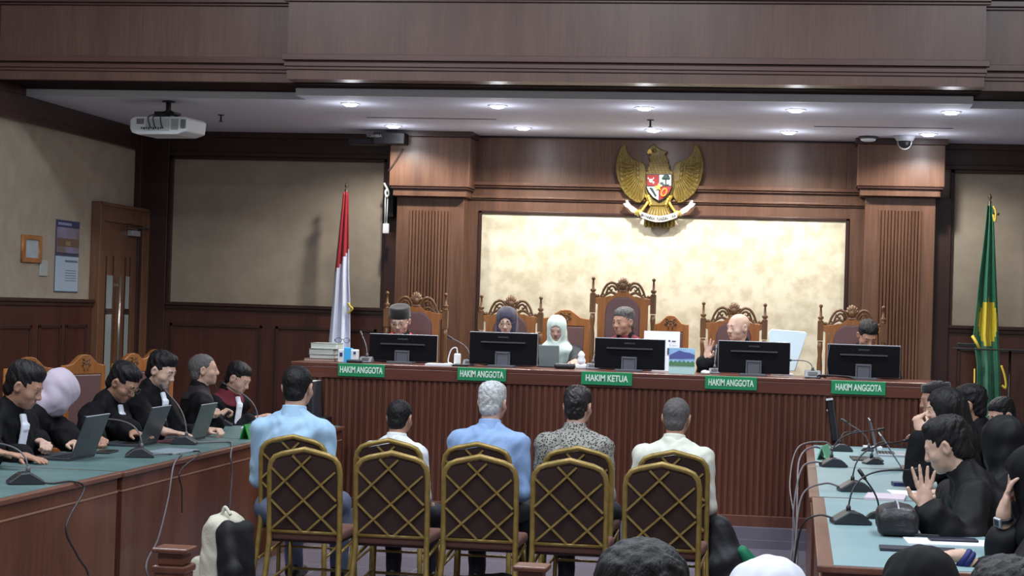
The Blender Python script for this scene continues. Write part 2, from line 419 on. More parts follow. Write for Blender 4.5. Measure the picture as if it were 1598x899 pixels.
# ---- pilasters
def pilaster(name, pc0, pc1, ps0, ps1, label):
    """capital and fluted shaft"""
    X0, X1 = at(pc0, 260, Y=YC).x, at(pc1, 260, Y=YC).x
    x0, x1 = at(ps0, 400, Y=YP).x, at(ps1, 400, Y=YP).x
    zc = at((pc0+pc1)/2, 291, Y=YC).z; zb = at((pc0+pc1)/2, 306, Y=YC).z
    cx = (x0+x1)/2; fw = (x1-x0)*.62; n = 13
    ft = at((pc0+pc1)/2, 329, Y=YP).z
    o = struct(name, MB().bx(x0, x1, YP, YW-.02, .42, zb), W_PIL, label, 'pilaster', bevel=.004)
    m = MB(); m.bx(X0, X1, YC, YW-.02, zc, CEIL-.05); m.build('capital', W_PIL, o, .005)
    m = MB(); m.bx(X0-.02, X1+.02, YC-.02, YW-.02, CEIL-.05, CEIL); m.bx(X0+.01, X1-.01, YC+.01, YW-.02, zc-.02, zc); m.bx(x0-.02, x1+.02, YP-.025, YW-.02, zb-.005, zb+.012)
    m.build('moulding', W_DARK, o, .003)
    m = MB(); m.bx(X0+.03, X1-.03, YC+.03, YW-.02, zb, zc-.02); m.build('neck_band', W_PIL, o, .004)
    # flutes: half-round ribs
    prof = []
    for k in range(n):
        c = cx-fw/2+fw*(k+.5)/n; r = fw/n*.46
        prof += [(c+r*math.cos(a), -r*.9*math.sin(a)) for a in [PI*(1-j/6) for j in range(7)]]
    prof = [(cx-fw/2, .004)]+prof+[(cx+fw/2, .004)]
    vs = [(u, YP+v, z) for z in (.6, ft) for u, v in prof]; q = len(prof)
    m = MB(); m.add(vs, [(i, i+1, q+i+1, q+i) for i in range(q-1)], False); m.add([vs[i] for i in range(q, 2*q)], [tuple(range(q))])
    m.build('flutes', W_PIL, o)
    return o
pilaster('trim_18', 608, 733, 617, 722, 'fluted wooden pilaster with broad capital beside the red and white flag')
pilaster('trim_19', 1338, 1475, 1348, 1458, 'fluted wooden pilaster with broad capital beside the green flag')
# wood backing strips outside the pilasters
struct('trim_20', MB().bx(xp0, X_(640, 350), YW-.08, YW, .4, CEIL).bx(X_(1440, 350), xq1-.02, YW-.08, YW, .4, 2.75), W_DARK, 'dark wood backing boards beside the two pilasters', 'backing board', bevel=.003)
# ---- door in the side wall
dm = MB()
fw = .13
dm.bx(XL+.001, XL+.07, yd0+.025, yd0+fw, 0, zdt-.02); dm.bx(XL+.001, XL+.07, yd1-fw, yd1-.025, 0, zdt-.02); dm.bx(XL+.001, XL+.068, yd0+.02, yd1-.02, zdt-.16, zdt-.02)
dm.bx(XL, XL+.085, yd0, yd0+.03, 0, zdt); dm.bx(XL, XL+.085, yd1-.03, yd1, 0, zdt); dm.bx(XL, XL+.085, yd0, yd1, zdt-.03, zdt)
door = struct('door_1', dm, W_DOOR, 'wooden door with two narrow glazed slots in the side wall', 'door', bevel=.004)
dl = MB().bx(XL+.005, XL+.045, yd0+fw, yd1-fw, 0, zdt-.16).build('door_leaf', W_DOOR, door, .003)
yw = yd1-yd0-2*fw
for f0, f1 in ((.14, .30), (.62, .73)):
    a, c = yd0+fw+yw*f0, yd0+fw+yw*f1
    g = MB().bx(XL+.04, XL+.05, a, c, .35, zdt-.62).build('glass_slot', mat('pale_lit_glass', (150, 160, 158), .2), dl)
    MB().bx(XL+.042, XL+.052, a-.012, a, .3, zdt-.45).bx(XL+.042, XL+.052, c, c+.012, .3, zdt-.45).bx(XL+.042, XL+.054, a, c, 1.55, 1.6).build('bead', W_DARK, dl)
MB().tube([(XL+.09, yd0+fw+yw*.37, .9), (XL+.09, yd0+fw+yw*.37, zdt-.62)], .014, 8).box((XL+.065, yd0+fw+yw*.37, 1.1), (.05, .02, .02)).box((XL+.065, yd0+fw+yw*.37, zdt-.7), (.05, .02, .02)).build('pull_bar', CHROME, door)
MB().box((XL+.07, yd0+fw+yw*.75, zdt-.235), (.05, .2, .05)).build('door_closer', SILVER, door, .004)
MB().tube([(XL+.1, yd0+fw+yw*.75, zdt-.2), (XL+.13, yd0+fw+yw*.4, zdt-.19), (XL+.09, yd1-.02, zdt-.18)], .008, 6).build('closer_arm', CHROME, door)
for z in (.5, 1.5, zdt-.45): MB().tube([(XL+.05, yd1-fw, z), (XL+.05, yd1-fw, z+.1)], .009, 8).build('hinge', CHROME, door)

# ------------------------------------------------------------------ ceiling fittings
def downlight(x, y, label, lit=True):
    t = empty('downlight', (x, y, CEIL), 0, label, 'downlight', 'recessed downlights in the low ceiling')
    MB().lathe((0, 0, 0), [(.052, -.001), (.056, -.006), (.074, -.006), (.078, 0), (.06, .001)], 24).build('trim_ring', mat('lamp_ring', (205, 208, 214), .4), t)
    MB().lathe((0, 0, 0), [(.001, -.022), (.035, -.02), (.05, -.012), (.054, -.002)], 20).build('lamp_lens', LENS, t)
nm = ['beside the projector', 'second from the projector', 'straight in front of the golden emblem', 'second from the green flag side', 'nearest the green flag side']
for (x, y, p), s in zip(DOWN_FRONT, nm): downlight(x, y, 'lit round downlight, front ceiling row, '+s)
nm = ['above the pilaster beside the red and white flag', 'left of the emblem near the wall', 'just above the golden emblem', 'right of the emblem near the wall', 'above the pilaster beside the green flag']
for (x, y, p), s in zip(DOWN_BACK, nm): downlight(x, y, 'lit round downlight, rear ceiling row, '+s)
for px, py, s in ((345, 184, 'near the projector'), (1015, 192, 'above the golden emblem')):
    a = at(px, py-5, Z=CEIL)
    t = empty('sprinkler_head', (a.x, a.y, CEIL), 0, 'small dark sprinkler head hanging from the ceiling '+s, 'sprinkler')
    MB().lathe((0, 0, 0), [(.028, 0), (.028, -.006), (.008, -.008), (.008, -.05), (.003, -.052)], 12).build('pipe_stub', DKGREY, t)
    MB().lathe((0, 0, 0), [(.004, -.05), (.02, -.055), (.02, -.058), (.002, -.06)], 12).build('deflector', DKGREY, t)
# dome camera and flat detector
a = at(1412, 212, Z=CEIL)
t = empty('dome_camera', (a.x, a.y, CEIL), 0, 'white dome security camera under the ceiling near the green flag side', 'security camera')
MB().lathe((0, 0, 0), [(.085, 0), (.085, -.012), (.07, -.04), (.055, -.045)], 24).build('housing', mat('camera_housing', (170, 172, 180), .5), t)
MB().lathe((0, 0, 0), [(.05, -.04), (.052, -.06), (.045, -.085), (.025, -.1), (.001, -.105)], 20).build('dome', BLACKP, t)
MB().tube(arc3 if False else [(.056*math.cos(q), 0, -.045-.065*math.sin(q)) for q in [PI*i/10 for i in range(11)]], .005, 6).build('visor_ring', WHITEP, t)
a = at(1355, 213, Z=CEIL)
t = empty('smoke_detector', (a.x, a.y, CEIL), 0, 'flat white round detector beside the dome camera', 'detector')
MB().lathe((0, 0, 0), [(.08, 0), (.082, -.012), (.07, -.02)], 24).build('base_ring', DKGREY, t)
MB().lathe((0, 0, 0), [(.065, -.018), (.06, -.035), (.04, -.042), (.001, -.043)], 24).build('cover', WHITEP, t)
# projector hanging from the ceiling, rear towards the room
pc = at(262, 198, Y=13.95)
t = empty('ceiling_projector', (pc.x, pc.y, pc.z), math.radians(-8), 'white projector hanging upside down from the ceiling on a black mount', 'projector')
M1 = MB().prism([(-.235, -.03), (-.22, -.06), (-.17, -.075), (.16, -.075), (.235, -.05), (.245, .045), (.215, .062), (-.2, .062), (-.235, .04)], -.17, .17, Matrix(((1,0,0,0),(0,0,1,0),(0,1,0,0),(0,0,0,1))))
body = M1.build('body', WHITEP, t, .01)
m = MB(); m.bx(-.175, -.115, -.178, -.168, .005, .045); m.build('lens_window', mat('grey_window', (120, 120, 132), .4), t)
m = MB(); m.bx(-.1, .1, -.176, -.168, -.045, .045); m.build('connector_panel', mat('pale_panel', (190, 196, 198), .5), t)
m = MB()
for k in range(9): m.bx(-.155+.02*k+.02, -.145+.02*k+.02, -.18, -.174, -.032-.006*(k % 2), -.02)
m.build('sockets', DKGREY, t)
m = MB()
for k in range(7): m.bx(.115, .175, -.178, -.168, -.035+.012*k, -.029+.012*k)
m.bx(.19, .235, -.17, -.16, -.03, .04)
m.build('vent_grille', mat('vent_grey', (150, 158, 160), .5), t)
m = MB(); m.tube([(0, 0, .06), (0, 0, CEIL-pc.z)], .02, 12); m.box((0, 0, .1), (.16, .12, .02)); m.box((-.05, -.02, .09), (.1, .04, .05)); m.tube([(.0, 0, .13), (.09, .0, .07)], .012, 8); m.tube([(.0, 0, .13), (-.09, .0, .07)], .012, 8)
m.lathe((0, 0, CEIL-pc.z-.01), [(.05, 0), (.05, .01)], 16)
m.build('ceiling_mount', BLACKP, t, .003)
m = MB()
for x0 in (-.06, -.02, .04):
    m.tube(spl([(x0*.5, -.05, .1), (x0, -.2, .06), (x0+.01, -.21, -.0), (x0+.01, -.18, -.03)]), .0045, 6)
m.build('signal_cables', CABLEK, t)
# black air-curtain / sensor box beside the pilaster
a = at(607, 214, Y=16.0)
t = empty('ceiling_speaker_box', (a.x+.02, 16.0, CEIL-.11), 0, 'black boxy wall device with pale lettering at the ceiling beside the pilaster', 'wall device')
MB().box((0, 0, .03), (.28, .2, .10)).box((-.2, .02, .0), (.34, .16, .05)).build('casing', BLACKP, t, .008)
textmesh('maker_mark', 'TOSHIBA', .034, mat('grey_lettering', (150, 152, 158), .5), t, Matrix.Translation((-.13, -.105, .045)) @ MF, .001)
MB().box((0, .05, .095), (.08, .08, .05)).build('bracket', BLACKP, t)
cb = MB().tube(spl([(a.x+.12, 16.02, CEIL-.16), (a.x+.06, 16.03, CEIL-.26), (a.x-.01, 16.04, CEIL-.36)]), .004, 6).build('drop_cable', CABLEK)
tag(cb, 'thin dark cable slanting down over the pilaster capital', 'cable')
# black wall speaker with white cord in the gap left of the pilaster
a = at(605, 330, Y=16.3)
t = empty('narrow_wall_speaker', (a.x+.01, 16.34, a.z), 0, 'narrow black speaker on the wall between wallpaper and pilaster', 'speaker')
MB().box((0, 0, .1), (.09, .1, .3)).build('cabinet', BLACKP, t, .01)
MB().box((0, .05, .1), (.04, .06, .06)).build('bracket', BLACKP, t)
wc = at(604, 300, Y=16.24)
t = empty('white_cord_adapter', (wc.x, 16.24, wc.z), 0, 'white cord looped on the wall with a white adapter hanging from it', 'power adapter')
MB().tube(spl([(-.03, 0, .08), (.0, 0, .03), (.02, -.01, -.01), (.0, -.01, -.04), (-.015, 0, 0), (.0, 0, .03)]), .009, 8).build('loop', WHITEP, t)
MB().tube([(-.014, 0, -.02), (-.012, 0, -.28)], .005, 6).tube([(.008, 0, -.03), (.004, 0, -.28)], .005, 6).build('cord', WHITEP, t)
MB().box((0, 0, -.32), (.056, .03, .09)).build('adapter', WHITEP, t, .008)
# ------------------------------------------------------------------ left wall pictures
def onwall(px, py): return at(px, py, X=XL)
def wallrect(px0, px1, pya, pyb):
    a, b_ = onwall(px0, pya), onwall(px1, pyb); return a.y, b_.y, b_.z, a.z
ML = Matrix(((0, 0, 1, 0), (1, 0, 0, 0), (0, 1, 0, 0), (0, 0, 0, 1)))    # (u,v,w)->(w,u,v): faces +X
y0, y1, z0, z1 = wallrect(33, 61, 366, 410)
t = empty('notice_frame', (XL, (y0+y1)/2, (z0+z1)/2), 0, 'white notice in an orange-brown wooden frame on the side wall', 'picture frame')
hy, hz = (y1-y0)/2, (z1-z0)/2
plate('frame', [[(-hy, -hz), (hy, -hz), (hy, hz), (-hy, hz)], [(-hy+.05, -hz+.03), (hy-.05, -hz+.03), (hy-.05, hz-.03), (-hy+.05, hz-.03)]], .016, W_TEAKP, t, .003, Matrix.Translation((.012, 0, 0)) @ ML)
MB().bx(.002, .012, -hy+.03, hy-.03, -hz+.02, hz-.02).build('notice_sheet', mat('bluish_notice', (168, 180, 190), .5, col2=(182, 192, 200), nscale=9), t)
y0, y1, z0, z1 = wallrect(61, 72, 406, 431)
t = MB().box((0, 0, 0), (.012, y1-y0, z1-z0)).build('switch_plate', mat('switch_white', (176, 184, 180), .5), None, .003, (XL+.007, (y0+y1)/2, (z0+z1)/2))
tag(t, 'small blank white plate beside the framed notice', 'switch plate')
y0, y1, z0, z1 = wallrect(87, 120, 342, 457)
t = empty('wall_calendar', (XL, (y0+y1)/2, (z0+z1)/2), 0, 'tall wall calendar, blue room picture over white date sheet', 'calendar')
hy, hz = (y1-y0)/2, (z1-z0)/2
MB().bx(.002, .006, -hy, hy, -hz, hz).build('backing', mat('calendar_grey', (70, 76, 96), .6), t)
pic = MB().bx(.006, .0085, -hy+.01, hy-.005, .02, hz-.0).build('picture_sheet', mat('calendar_picture', (58, 60, 100), .5), t)
MB().bx(.0085, .0095, -hy+.012, hy-.006, .1*hz, .8*hz).build('room_picture', mat('calendar_sky', (142, 138, 170), .5, col2=(120, 106, 104), nscale=3, ramp=(.4, .6)), pic)
MB().bx(.0095, .0103, -hy+.02, hy-.02, .27*hz, .5*hz).build('seat_rows', mat('calendar_seats', (112, 88, 76), .5), pic)
MB().bx(.0103, .0108, -.05, .05, .3*hz, .42*hz).build('centre_piece', mat('calendar_centre', (150, 128, 92), .5), pic)
MB().bx(.0095, .0103, -hy+.03, .0+hy*.25, .86*hz, .93*hz).build('title_strip', mat('calendar_title', (140, 146, 182), .5), pic)
ds = MB().bx(.006, .0085, -hy+.005, hy-.01, -hz+.01, 0).build('date_sheet', mat('calendar_dates', (176, 196, 214), .6), t)
m = MB(); m.bx(.0085, .0092, -.05, hy-.03, -.16*hz, -.1*hz)
for k in range(5): m.bx(.0085, .0092, -.04, hy-.06, -.4*hz-.07*k*hz, -.39*hz-.07*k*hz+.003)
m.build('date_rows', mat('calendar_ink', (104, 116, 140), .6), ds)
# ------------------------------------------------------------------ judges bench
BY = 14.05                                                   # front face of the bench band
bx0, bx1, BT = -3.83, 1.05, 1.25
DK = .42                                                     # raised floor level
t = empty('judges_bench', (0, 0, 0), 0, 'long reddish wood bench with fluted front and five green signs on it', 'bench')
MB().bx(bx0, bx1, BY, 14.85, BT-.03, BT).build('desk_top', W_BENCHH, t, .006)
MB().bx(bx0, bx1, BY, BY+.05, BT-.115, BT-.03).build('top_band', W_BENCHH, t, .004)
f0, f1 = bx0+.16, bx1-.16
zt, zb = 1.132, .23
n = int((f1-f0)/.047); q = []
for k in range(n):
    c = f0+(f1-f0)*(k+.5)/n; r = (f1-f0)/n*.5
    q += [(c+r*.86*math.cos(a), -r*.8*math.sin(a)) for a in [PI*(1-j/5) for j in range(6)]]
m = MB(); vs = [(u, BY+.035+v, z) for z in (zb, zt) for u, v in q]; L_ = len(q)
m.add(vs, [(i, i+1, L_+i+1, L_+i) for i in range(L_-1)])
for k in range(n):                                           # rounded rib ends read as a row of dark notches
    m.add([vs[L_+6*k+j] for j in range(6)], [tuple(range(6))]); m.add([vs[6*k+j] for j in range(6)], [tuple(reversed(range(6)))])
m.build('fluted_panel', W_BENCH, t)
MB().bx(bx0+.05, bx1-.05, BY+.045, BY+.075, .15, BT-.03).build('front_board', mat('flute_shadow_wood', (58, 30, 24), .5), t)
MB().bx(bx0+.05, bx1-.05, BY+.0, BY+.045, .15, zb).bx(bx0+.05, f0, BY+.0, BY+.045, zb, zt).bx(f1, bx1-.05, BY+.0, BY+.045, zb, zt).build('base_board', W_BENCH, t, .003)
for x in (bx0+.05, bx1-.08): MB().bx(x, x+.03, BY+.075, 14.8, .15, BT-.03).build('side_panel', W_BENCH, t)
# name signs on the band
def sign(px, py, txt, label, wpx=75):
    p = at(px, py, Y=BY-.02)
    s = empty('bench_sign', (p.x, BY, p.z), 0, label, 'sign', 'green signs on the bench front')
    wd = wpx*14.2/FPX
    MB().box((0, -.012, 0), (wd, .018, .098)).build('sign_board', SIGNG, s, .003)
    textmesh('lettering', txt, .066, SIGNW, s, Matrix.Translation((0, -.0225, 0)) @ MF, .0012, .60 if len(txt) > 11 else .74, bold=.0018)
    return s
sign(563.5, 578, 'HAKIM ANGGOTA', 'green sign HAKIM ANGGOTA below the books and blue tissue')
sign(751.5, 584.5, 'HAKIM ANGGOTA', 'green sign HAKIM ANGGOTA in front of the woman judge', 77)
sign(946.5, 591, 'HAKIM KETUA', 'green sign HAKIM KETUA in the middle of the bench', 79)
sign(1140.5, 598, 'HAKIM ANGGOTA', 'green sign HAKIM ANGGOTA in front of the bald judge', 79)
sign(1339.5, 605.5, 'HAKIM ANGGOTA', 'green sign HAKIM ANGGOTA at the end beside the green flag', 81)

# ------------------------------------------------------------------ ornate high chairs
def scroll(m, pts, r0, r1, n=8):
    P = spl(pts, n); k = len(P)
    m.tube(P, [r0+(r1-r0)*i/(k-1) for i in range(k)], 8)
def throne(px, ztop, Y, label, rz=0., big=1., wood_=W_CARVE, hw=.248):
    x = at(px, 480, Y=Y).x
    t = empty('carved_armchair', (x, Y, DK), rz, label, 'chair', 'carved high-backed judges chairs')
    H = ztop-DK                                              # crest top above the dais
    lean = Matrix.Rotation(math.radians(-4), 4, 'X')
    def F(dy=0.): return Matrix.Translation((0, dy, H)) @ MF  # (u, v measured down from the crest)
    # posts with turned finials
    for s in (-1, 1):
        m = MB(); u = s*hw
        m.box((u, 0, H-.23), (.046, .046, .15)); m.lathe((u, 0, 0), [(.02, 0), (.022, .3), (.018, .42), (.022, H-.5), (.016, H-.42), (.022, H-.36), (.02, H-.31)], 10)
        m.lathe((u, 0, H-.155), [(.022, 0), (.024, .008), (.012, .016), (.024, .03), (.024, .042), (.012, .05), (.0095, .09), (.008, .115), (.014, .12), (.016, .132), (.01, .142), (.001, .146)], 12)
        m.build('post', W_CARVED if wood_ is W_CARVE else wood_, t)
    sh = lambda u: -.185+.06*math.exp(-(u/.10)**2)
    out = [(-hw+.02, -.22), (-hw+.02, -.19)]+[(u, sh(u)+.012*math.cos(u*40)*(abs(u) < .1)) for u in np.linspace(-hw+.03, hw-.03, 25)]+[(hw-.02, -.19), (hw-.02, -.22), (hw-.045, -.235), (hw-.05, -.9), (-hw+.05, -.9), (-hw+.045, -.235)]
    a = .128*1.05
    inner = [(-a, -.84), (-a, -.30)]+[(-a*math.cos(q)*1.0, -.30+.125*math.sin(q)-.014*math.exp(-((q-PI/2)/.16)**2)) for q in [PI*i/16 for i in range(1, 16)]]+[(a, -.30), (a, -.84)]
    plate('back_frame', [out, inner], .028, wood_, t, .004, F())
    pad = [(-a, -.84), (-a, -.30)]+[(-a*math.cos(q), -.30+.125*math.sin(q)-.014*math.exp(-((q-PI/2)/.16)**2)) for q in [PI*i/16 for i in range(1, 16)]]+[(a, -.30), (a, -.84)]
    plate('leather_back', [[(u*.985, v) for u, v in pad]], .03, LEATH, t, .012, F(.0))
    # crest: shell and scrolls
    m = MB()
    for k in range(7):
        an = PI*(.12+.76*k/6); m.tube([(.0, -.006, H-.085), (.036*math.cos(an), -.008, H-.085+.04*math.sin(an)), (.052*math.cos(an), 0, H-.085+.075*math.sin(an))], [.012, .013, .008], 8)
    m.ell((0, -.012, H-.085), (.03, .018, .034)); m.ell((0, -.008, H-.125), (.05, .012, .02))
    for s in (-1, 1):
        scroll(m, [(s*.03, 0, H-.12), (s*.055, 0, H-.075), (s*.09, 0, H-.055), (s*.13, 0, H-.07), (s*.16, 0, H-.115), (s*.178, 0, H-.16), (s*.2, 0, H-.175), (s*.205, 0, H-.155)], .013, .008)
        scroll(m, [(s*.055, 0, H-.12), (s*.075, -.004, H-.09), (s*.1, -.006, H-.085), (s*.115, -.004, H-.105), (s*.1, 0, H-.12), (s*.09, 0, H-.108)], .011, .006)
        scroll(m, [(s*.12, 0, H-.09), (s*.135, -.003, H-.13), (s*.15, 0, H-.16), (s*.165, 0, H-.145)], .01, .006)
        scroll(m, [(s*.06, 0, H-.15), (s*.1, -.003, H-.135), (s*.14, 0, H-.155), (s*.17, 0, H-.18)], .012, .009)
        m.ell((s*.215, 0, H-.168), (.018, .012, .014)); m.ell((s*.185, 0, H-.18), (.016, .012, .012))
    m.build('carved_crest', W_CARVED, t)
    MB().box((0, .0, .5), (2*hw-.04, .03, .1)).build('lower_rail', wood_, t, .004)
    MB().box((0, -.25, .44), (.5, .48, .09)).build('seat', LEATH, t, .03)
    MB().box((0, -.25, .37), (.52, .5, .06)).build('seat_frame', wood_, t, .005)
    for s in (-1, 1):
        m = MB(); scroll(m, [(s*hw, -.02, .68), (s*(hw+.01), -.2, .69), (s*(hw+.01), -.38, .67), (s*(hw+.01), -.45, .64)], .022, .02); m.tube([(s*(hw+.005), -.4, .4), (s*(hw+.01), -.4, .66)], .018, 8)
        m.build('armrest', wood_, t)
        MB().lathe((s*(hw-.02), -.46, 0), [(.02, 0), (.03, .05), (.018, .12), (.028, .25), (.03, .36)], 10).build('leg', wood_, t)
        MB().lathe((s*(hw-.02), -.02, 0), [(.02, 0), (.03, .05), (.018, .12), (.028, .25), (.03, .36)], 10).build('leg', wood_, t)
    return t
CY = 15.42
throne(649.5, at(650, 454, Y=CY).z, CY, 'carved high-backed chair behind the judge in the black cap')
throne(797.5, at(797, 459, Y=CY).z, CY, 'carved high-backed chair behind the judge in the navy headscarf')
throne(972, at(972, 431, Y=CY).z, CY, 'tallest carved high-backed chair, in the middle behind the grey-haired judge')
throne(1146, at(1146, 470, Y=CY).z, CY, 'carved high-backed chair behind the bald judge')
throne(1330, at(1330, 474, Y=CY).z, CY, 'carved high-backed chair next to the fluted pilaster at the green flag end')

# plain court chair: arched carved wooden top rail over a leather back
def court_chair(x, y, z0, top, rz, label, group, w_=.5, post=True):
    t = empty('court_chair', (x, y, z0), rz, label, 'chair', group)
    H = top-z0; h = w_/2
    out = [(-h, -.62), (-h, -.075), (-h+.03, -.075), (-h*.62, -.066), (-h*.38, -.03), (-h*.2, -.006), (0, 0), (h*.2, -.006), (h*.38, -.03), (h*.62, -.066), (h-.03, -.075), (h, -.075), (h, -.62)]
    hole = [(-h+.045, -.6), (-h+.045, -.13), (h-.045, -.13), (h-.045, -.6)]
    F = Matrix.Translation((0, 0, H)) @ MF
    plate('back_frame', [out, hole], .03, W_CARVE, t, .005, F)
    MB().bx(-h+.04, h-.04, -.02, .02, H-.6, H-.135).build('leather_back', LEATH, t, .012)
    m = MB()
    for s in (-1, 1):
        for a, b_ in (((.02, -.04), (.045, -.03)), ((.02, -.062), (.04, -.052)), ((.05, -.075), (.035, -.085))):
            scroll(m, [(s*a[0], -.02, H+a[1]), (s*(a[0]+b_[0])/2, -.022, H+a[1]+.016), (s*b_[0], -.02, H+b_[1])], .006, .004, 5)
        m.tube([(s*.018, -.02, H-.07), (s*.018, -.02, H-.115)], .005, 6)
        m.tube([(0, -.02, H-.065), (s*.05, -.02, H-.07)], .004, 6)
        m.tube([(0, -.02, H-.04), (s*.03, -.02, H-.045)], .004, 6)
    m.build('carving', W_CARVED, t)
    MB().bx(-h, h, -.5, .0, .4, .48).build('seat', LEATH, t, .02)
    for sx in (-1, 1):
        for sy in (-.46, -.0): MB().bx(sx*(h-.02)-.02, sx*(h-.02)+.02, sy-.02, sy+.02, 0, .41 if sy else H-.55).build('leg', W_CARVE, t, .004)
        MB().bx(sx*h-.025, sx*h+.025, -.46, 0, .64, .67).bx(sx*h-.02, sx*h+.02, -.44, -.4, .4, .65).build('armrest', W_CARVE, t, .006)
    return t
G1 = 'plain wooden chairs behind the bench'
a = at(883, 484, Y=15.99); court_chair(a.x, 15.99, DK, a.z, 0, 'plain wooden chair with leather back behind the woman in the pale headscarf', G1, .42)
a = at(1047, 493, Y=15.99); court_chair(a.x+.0, 15.99, DK, a.z, 0, 'empty plain wooden chair behind the bench with a white sheet before it', G1, .3)

# ------------------------------------------------------------------ monitors with their backs to the room
def monitor(xl, yl, xr, yr, Y, label, rz, hgt=.33):
    a, b_ = at(xl, yl, Y=Y), at(xr, yr, Y=Y)
    wd = b_.x-a.x; x = (a.x+b_.x)/2; z = (a.z+b_.z)/2
    t = empty('desk_monitor', (x, Y, BT), rz, label, 'monitor', 'black monitors on the bench, backs to the room')
    top = z-BT; bot = .02; c = (top+bot)/2
    MB().box((0, 0, c), (wd, .03, top-bot)).build('rear_shell', mat('blue_black_plastic', (10, 10, 16), .6, spec=.12), t, .006)
    MB().box((0, .012, c), (wd+.006, .012, top-bot+.008)).build('bezel', SILVER, t, .002)
    MB().box((0, .0195, c), (wd-.03, .003, top-bot-.03)).build('screen', mat('screen_glow', (150, 165, 190), .4, emis=(170, 190, 220), estr=.8), t)
    MB().box((0, -.022, top-.075), (wd*.66, .014, .012)).build('vent_bar', DKGREY, t, .002)
    m = MB(); h = top*.42
    for dx in (-.053, .053): m.box((dx, -.03, bot+h*.5-.015), (.012, .016, h))
    m.box((0, -.03, bot+h-.02), (.118, .016, .014)); m.box((0, -.05, .008), (.2, .14, .016)); m.box((0, -.028, h*.5), (.09, .012, h-.02))
    m.build('stand', mat('stand_grey', (84, 86, 94), .45), t, .002)
    textmesh('maker_mark', 'SAMSUNG', .018, mat('dim_lettering', (84, 86, 94), .5), t, Matrix.Translation((0, -.0165, top-.035)) @ MF, .0006)
    return t
monitor(577, 520, 683, 525, 14.48, 'black monitor in front of the judge in the black cap', -.05)
monitor(734, 518, 839, 521, 14.42, 'black monitor in front of the judge in the navy headscarf', 0)
monitor(929, 527, 1038, 531, 14.42, 'black monitor in front of the grey-haired judge in the middle', -.02)
monitor(1122, 531, 1233, 536, 14.42, 'black monitor in front of the bald judge', -.02)
monitor(1292, 537, 1405, 541, 14.42, 'black monitor nearest the green flag end of the bench', -.02)

# ------------------------------------------------------------------ gooseneck microphone
def microphone(loc, rz, tip, label, group, base=GREYP, stalk=CABLE, sc=1.):
    """tip: offset of the capsule from the base centre, in world axes"""
    t = empty('gooseneck_microphone', loc, rz, label, 'microphone', group)
    R = Matrix.Rotation(-rz, 3, 'Z'); tp = R @ Vector(tip)
    m = MB(); s = sc
    m.prism([(-.085*s, 0), (.085*s, 0), (.09*s, .012*s), (.03*s, .055*s), (-.015*s, .06*s), (-.085*s, .018*s)], -.06*s, .06*s, Matrix(((0,0,1,0),(1,0,0,0),(0,1,0,0),(0,0,0,1))))
    m.build('base', base, t, .012*s)
    MB().box((0, .06*s, .035*s), (.07*s, .04*s, .006), (-.65, 0, 0)).box((0, .0, .058*s), (.03*s, .03*s, .006)).build('button_panel', BLACKP if base is not BLACKP else DKGREY, t, .002)
    o = Vector((0, -.01, .055*s)); d = tp-o
    P = bez(o, o+Vector((0, 0, .45*d.length if tp.z > 0 else .1)), o+d*.62+Vector((0, 0, .12*d.length)), tp, 16)
    MB().tube(P, .0042, 8).lathe(o, [(.011, 0), (.011, .02), (.006, .03)], 10).build('gooseneck', stalk, t)
    dr = (P[-1]-P[-2]).normalized()
    MB().tube([P[-1]-dr*.01, P[-1], P[-1]+dr*.045, P[-1]+dr*.05], [.006, .0095, .0095, .004], 10).build('capsule', DKGREY if stalk is CABLE else stalk, t)
    return t
GB = 'gooseneck microphones on the bench'
def bmic(px, py, Y, tx, ty, label, rz=PI, sc=1.):
    a = at(px, py, Y=Y); b_ = at(tx, ty, Y=Y+.12)
    microphone((a.x, Y, BT), rz, (b_.x-a.x, .12, b_.z-BT-.03), label, GB, GREYP, CABLE, sc)
bmic(572, 565, 14.3, 565, 517, 'bench microphone with upright stalk beside the blue tissue', sc=.8)
bmic(733, 568, 14.5, 705, 522, 'bench microphone leaning away from the navy headscarf judge monitor', sc=.8)
bmic(925, 574, 14.62, 929, 545, 'bench microphone half hidden behind the middle monitor', sc=.8)
bmic(1115, 580, 14.62, 1118, 538, 'bench microphone beside the bald judge monitor', sc=.7)
bmic(1268, 587, 14.3, 1234, 556, 'bench microphone with round grey base between the last two monitors', sc=1.)
# ------------------------------------------------------------------ things lying on the bench
BG = 'case files stacked on the bench end'
bk = at(508, 560, Y=14.4).x
for i, (w_, d_, h_, dx, rz, c) in enumerate(((.25, .3, .022, -.012, .0, (196, 170, 160)), (.2, .28, .03, -.0, .03, (206, 210, 204)), (.2, .28, .045, -.0, -.02, (196, 202, 196)), (.21, .28, .045, .01, .05, (214, 222, 214)))):
    z0 = BT+sum((.022, .03, .045, .045)[:i])
    t = empty('case_file', (bk+dx, 14.4, z0), rz, ['pinkish file at the bottom of the pile at the bench end', 'thin pale file second from the bottom of the bench end pile', 'thick pale file second from the top of the bench end pile', 'pale thick file topmost on the pile at the bench end'][i], 'file', BG)
    MB().box((0, 0, h_/2), (w_-.01, d_-.01, h_-.006)).build('pages', mat('page_edges_%d' % i, c, .8, bump=.3, bscale=200, stretch=(.1, .1, 3)), t)
    MB().box((0, 0, .002), (w_, d_, .003)).box((0, 0, h_-.002), (w_, d_, .003)).build('cover', mat('cover_%d' % i, tuple(max(0, v-70) for v in c), .7), t, .001)
t = empty('reading_glasses', (at(535, 553, Y=14.38).x, 14.36, BT+.147), .3, 'thin-rimmed glasses left on top of the file pile', 'glasses')
gm = mat('dark_wire', (50, 52, 60), .4, metal=.5)
m = MB()
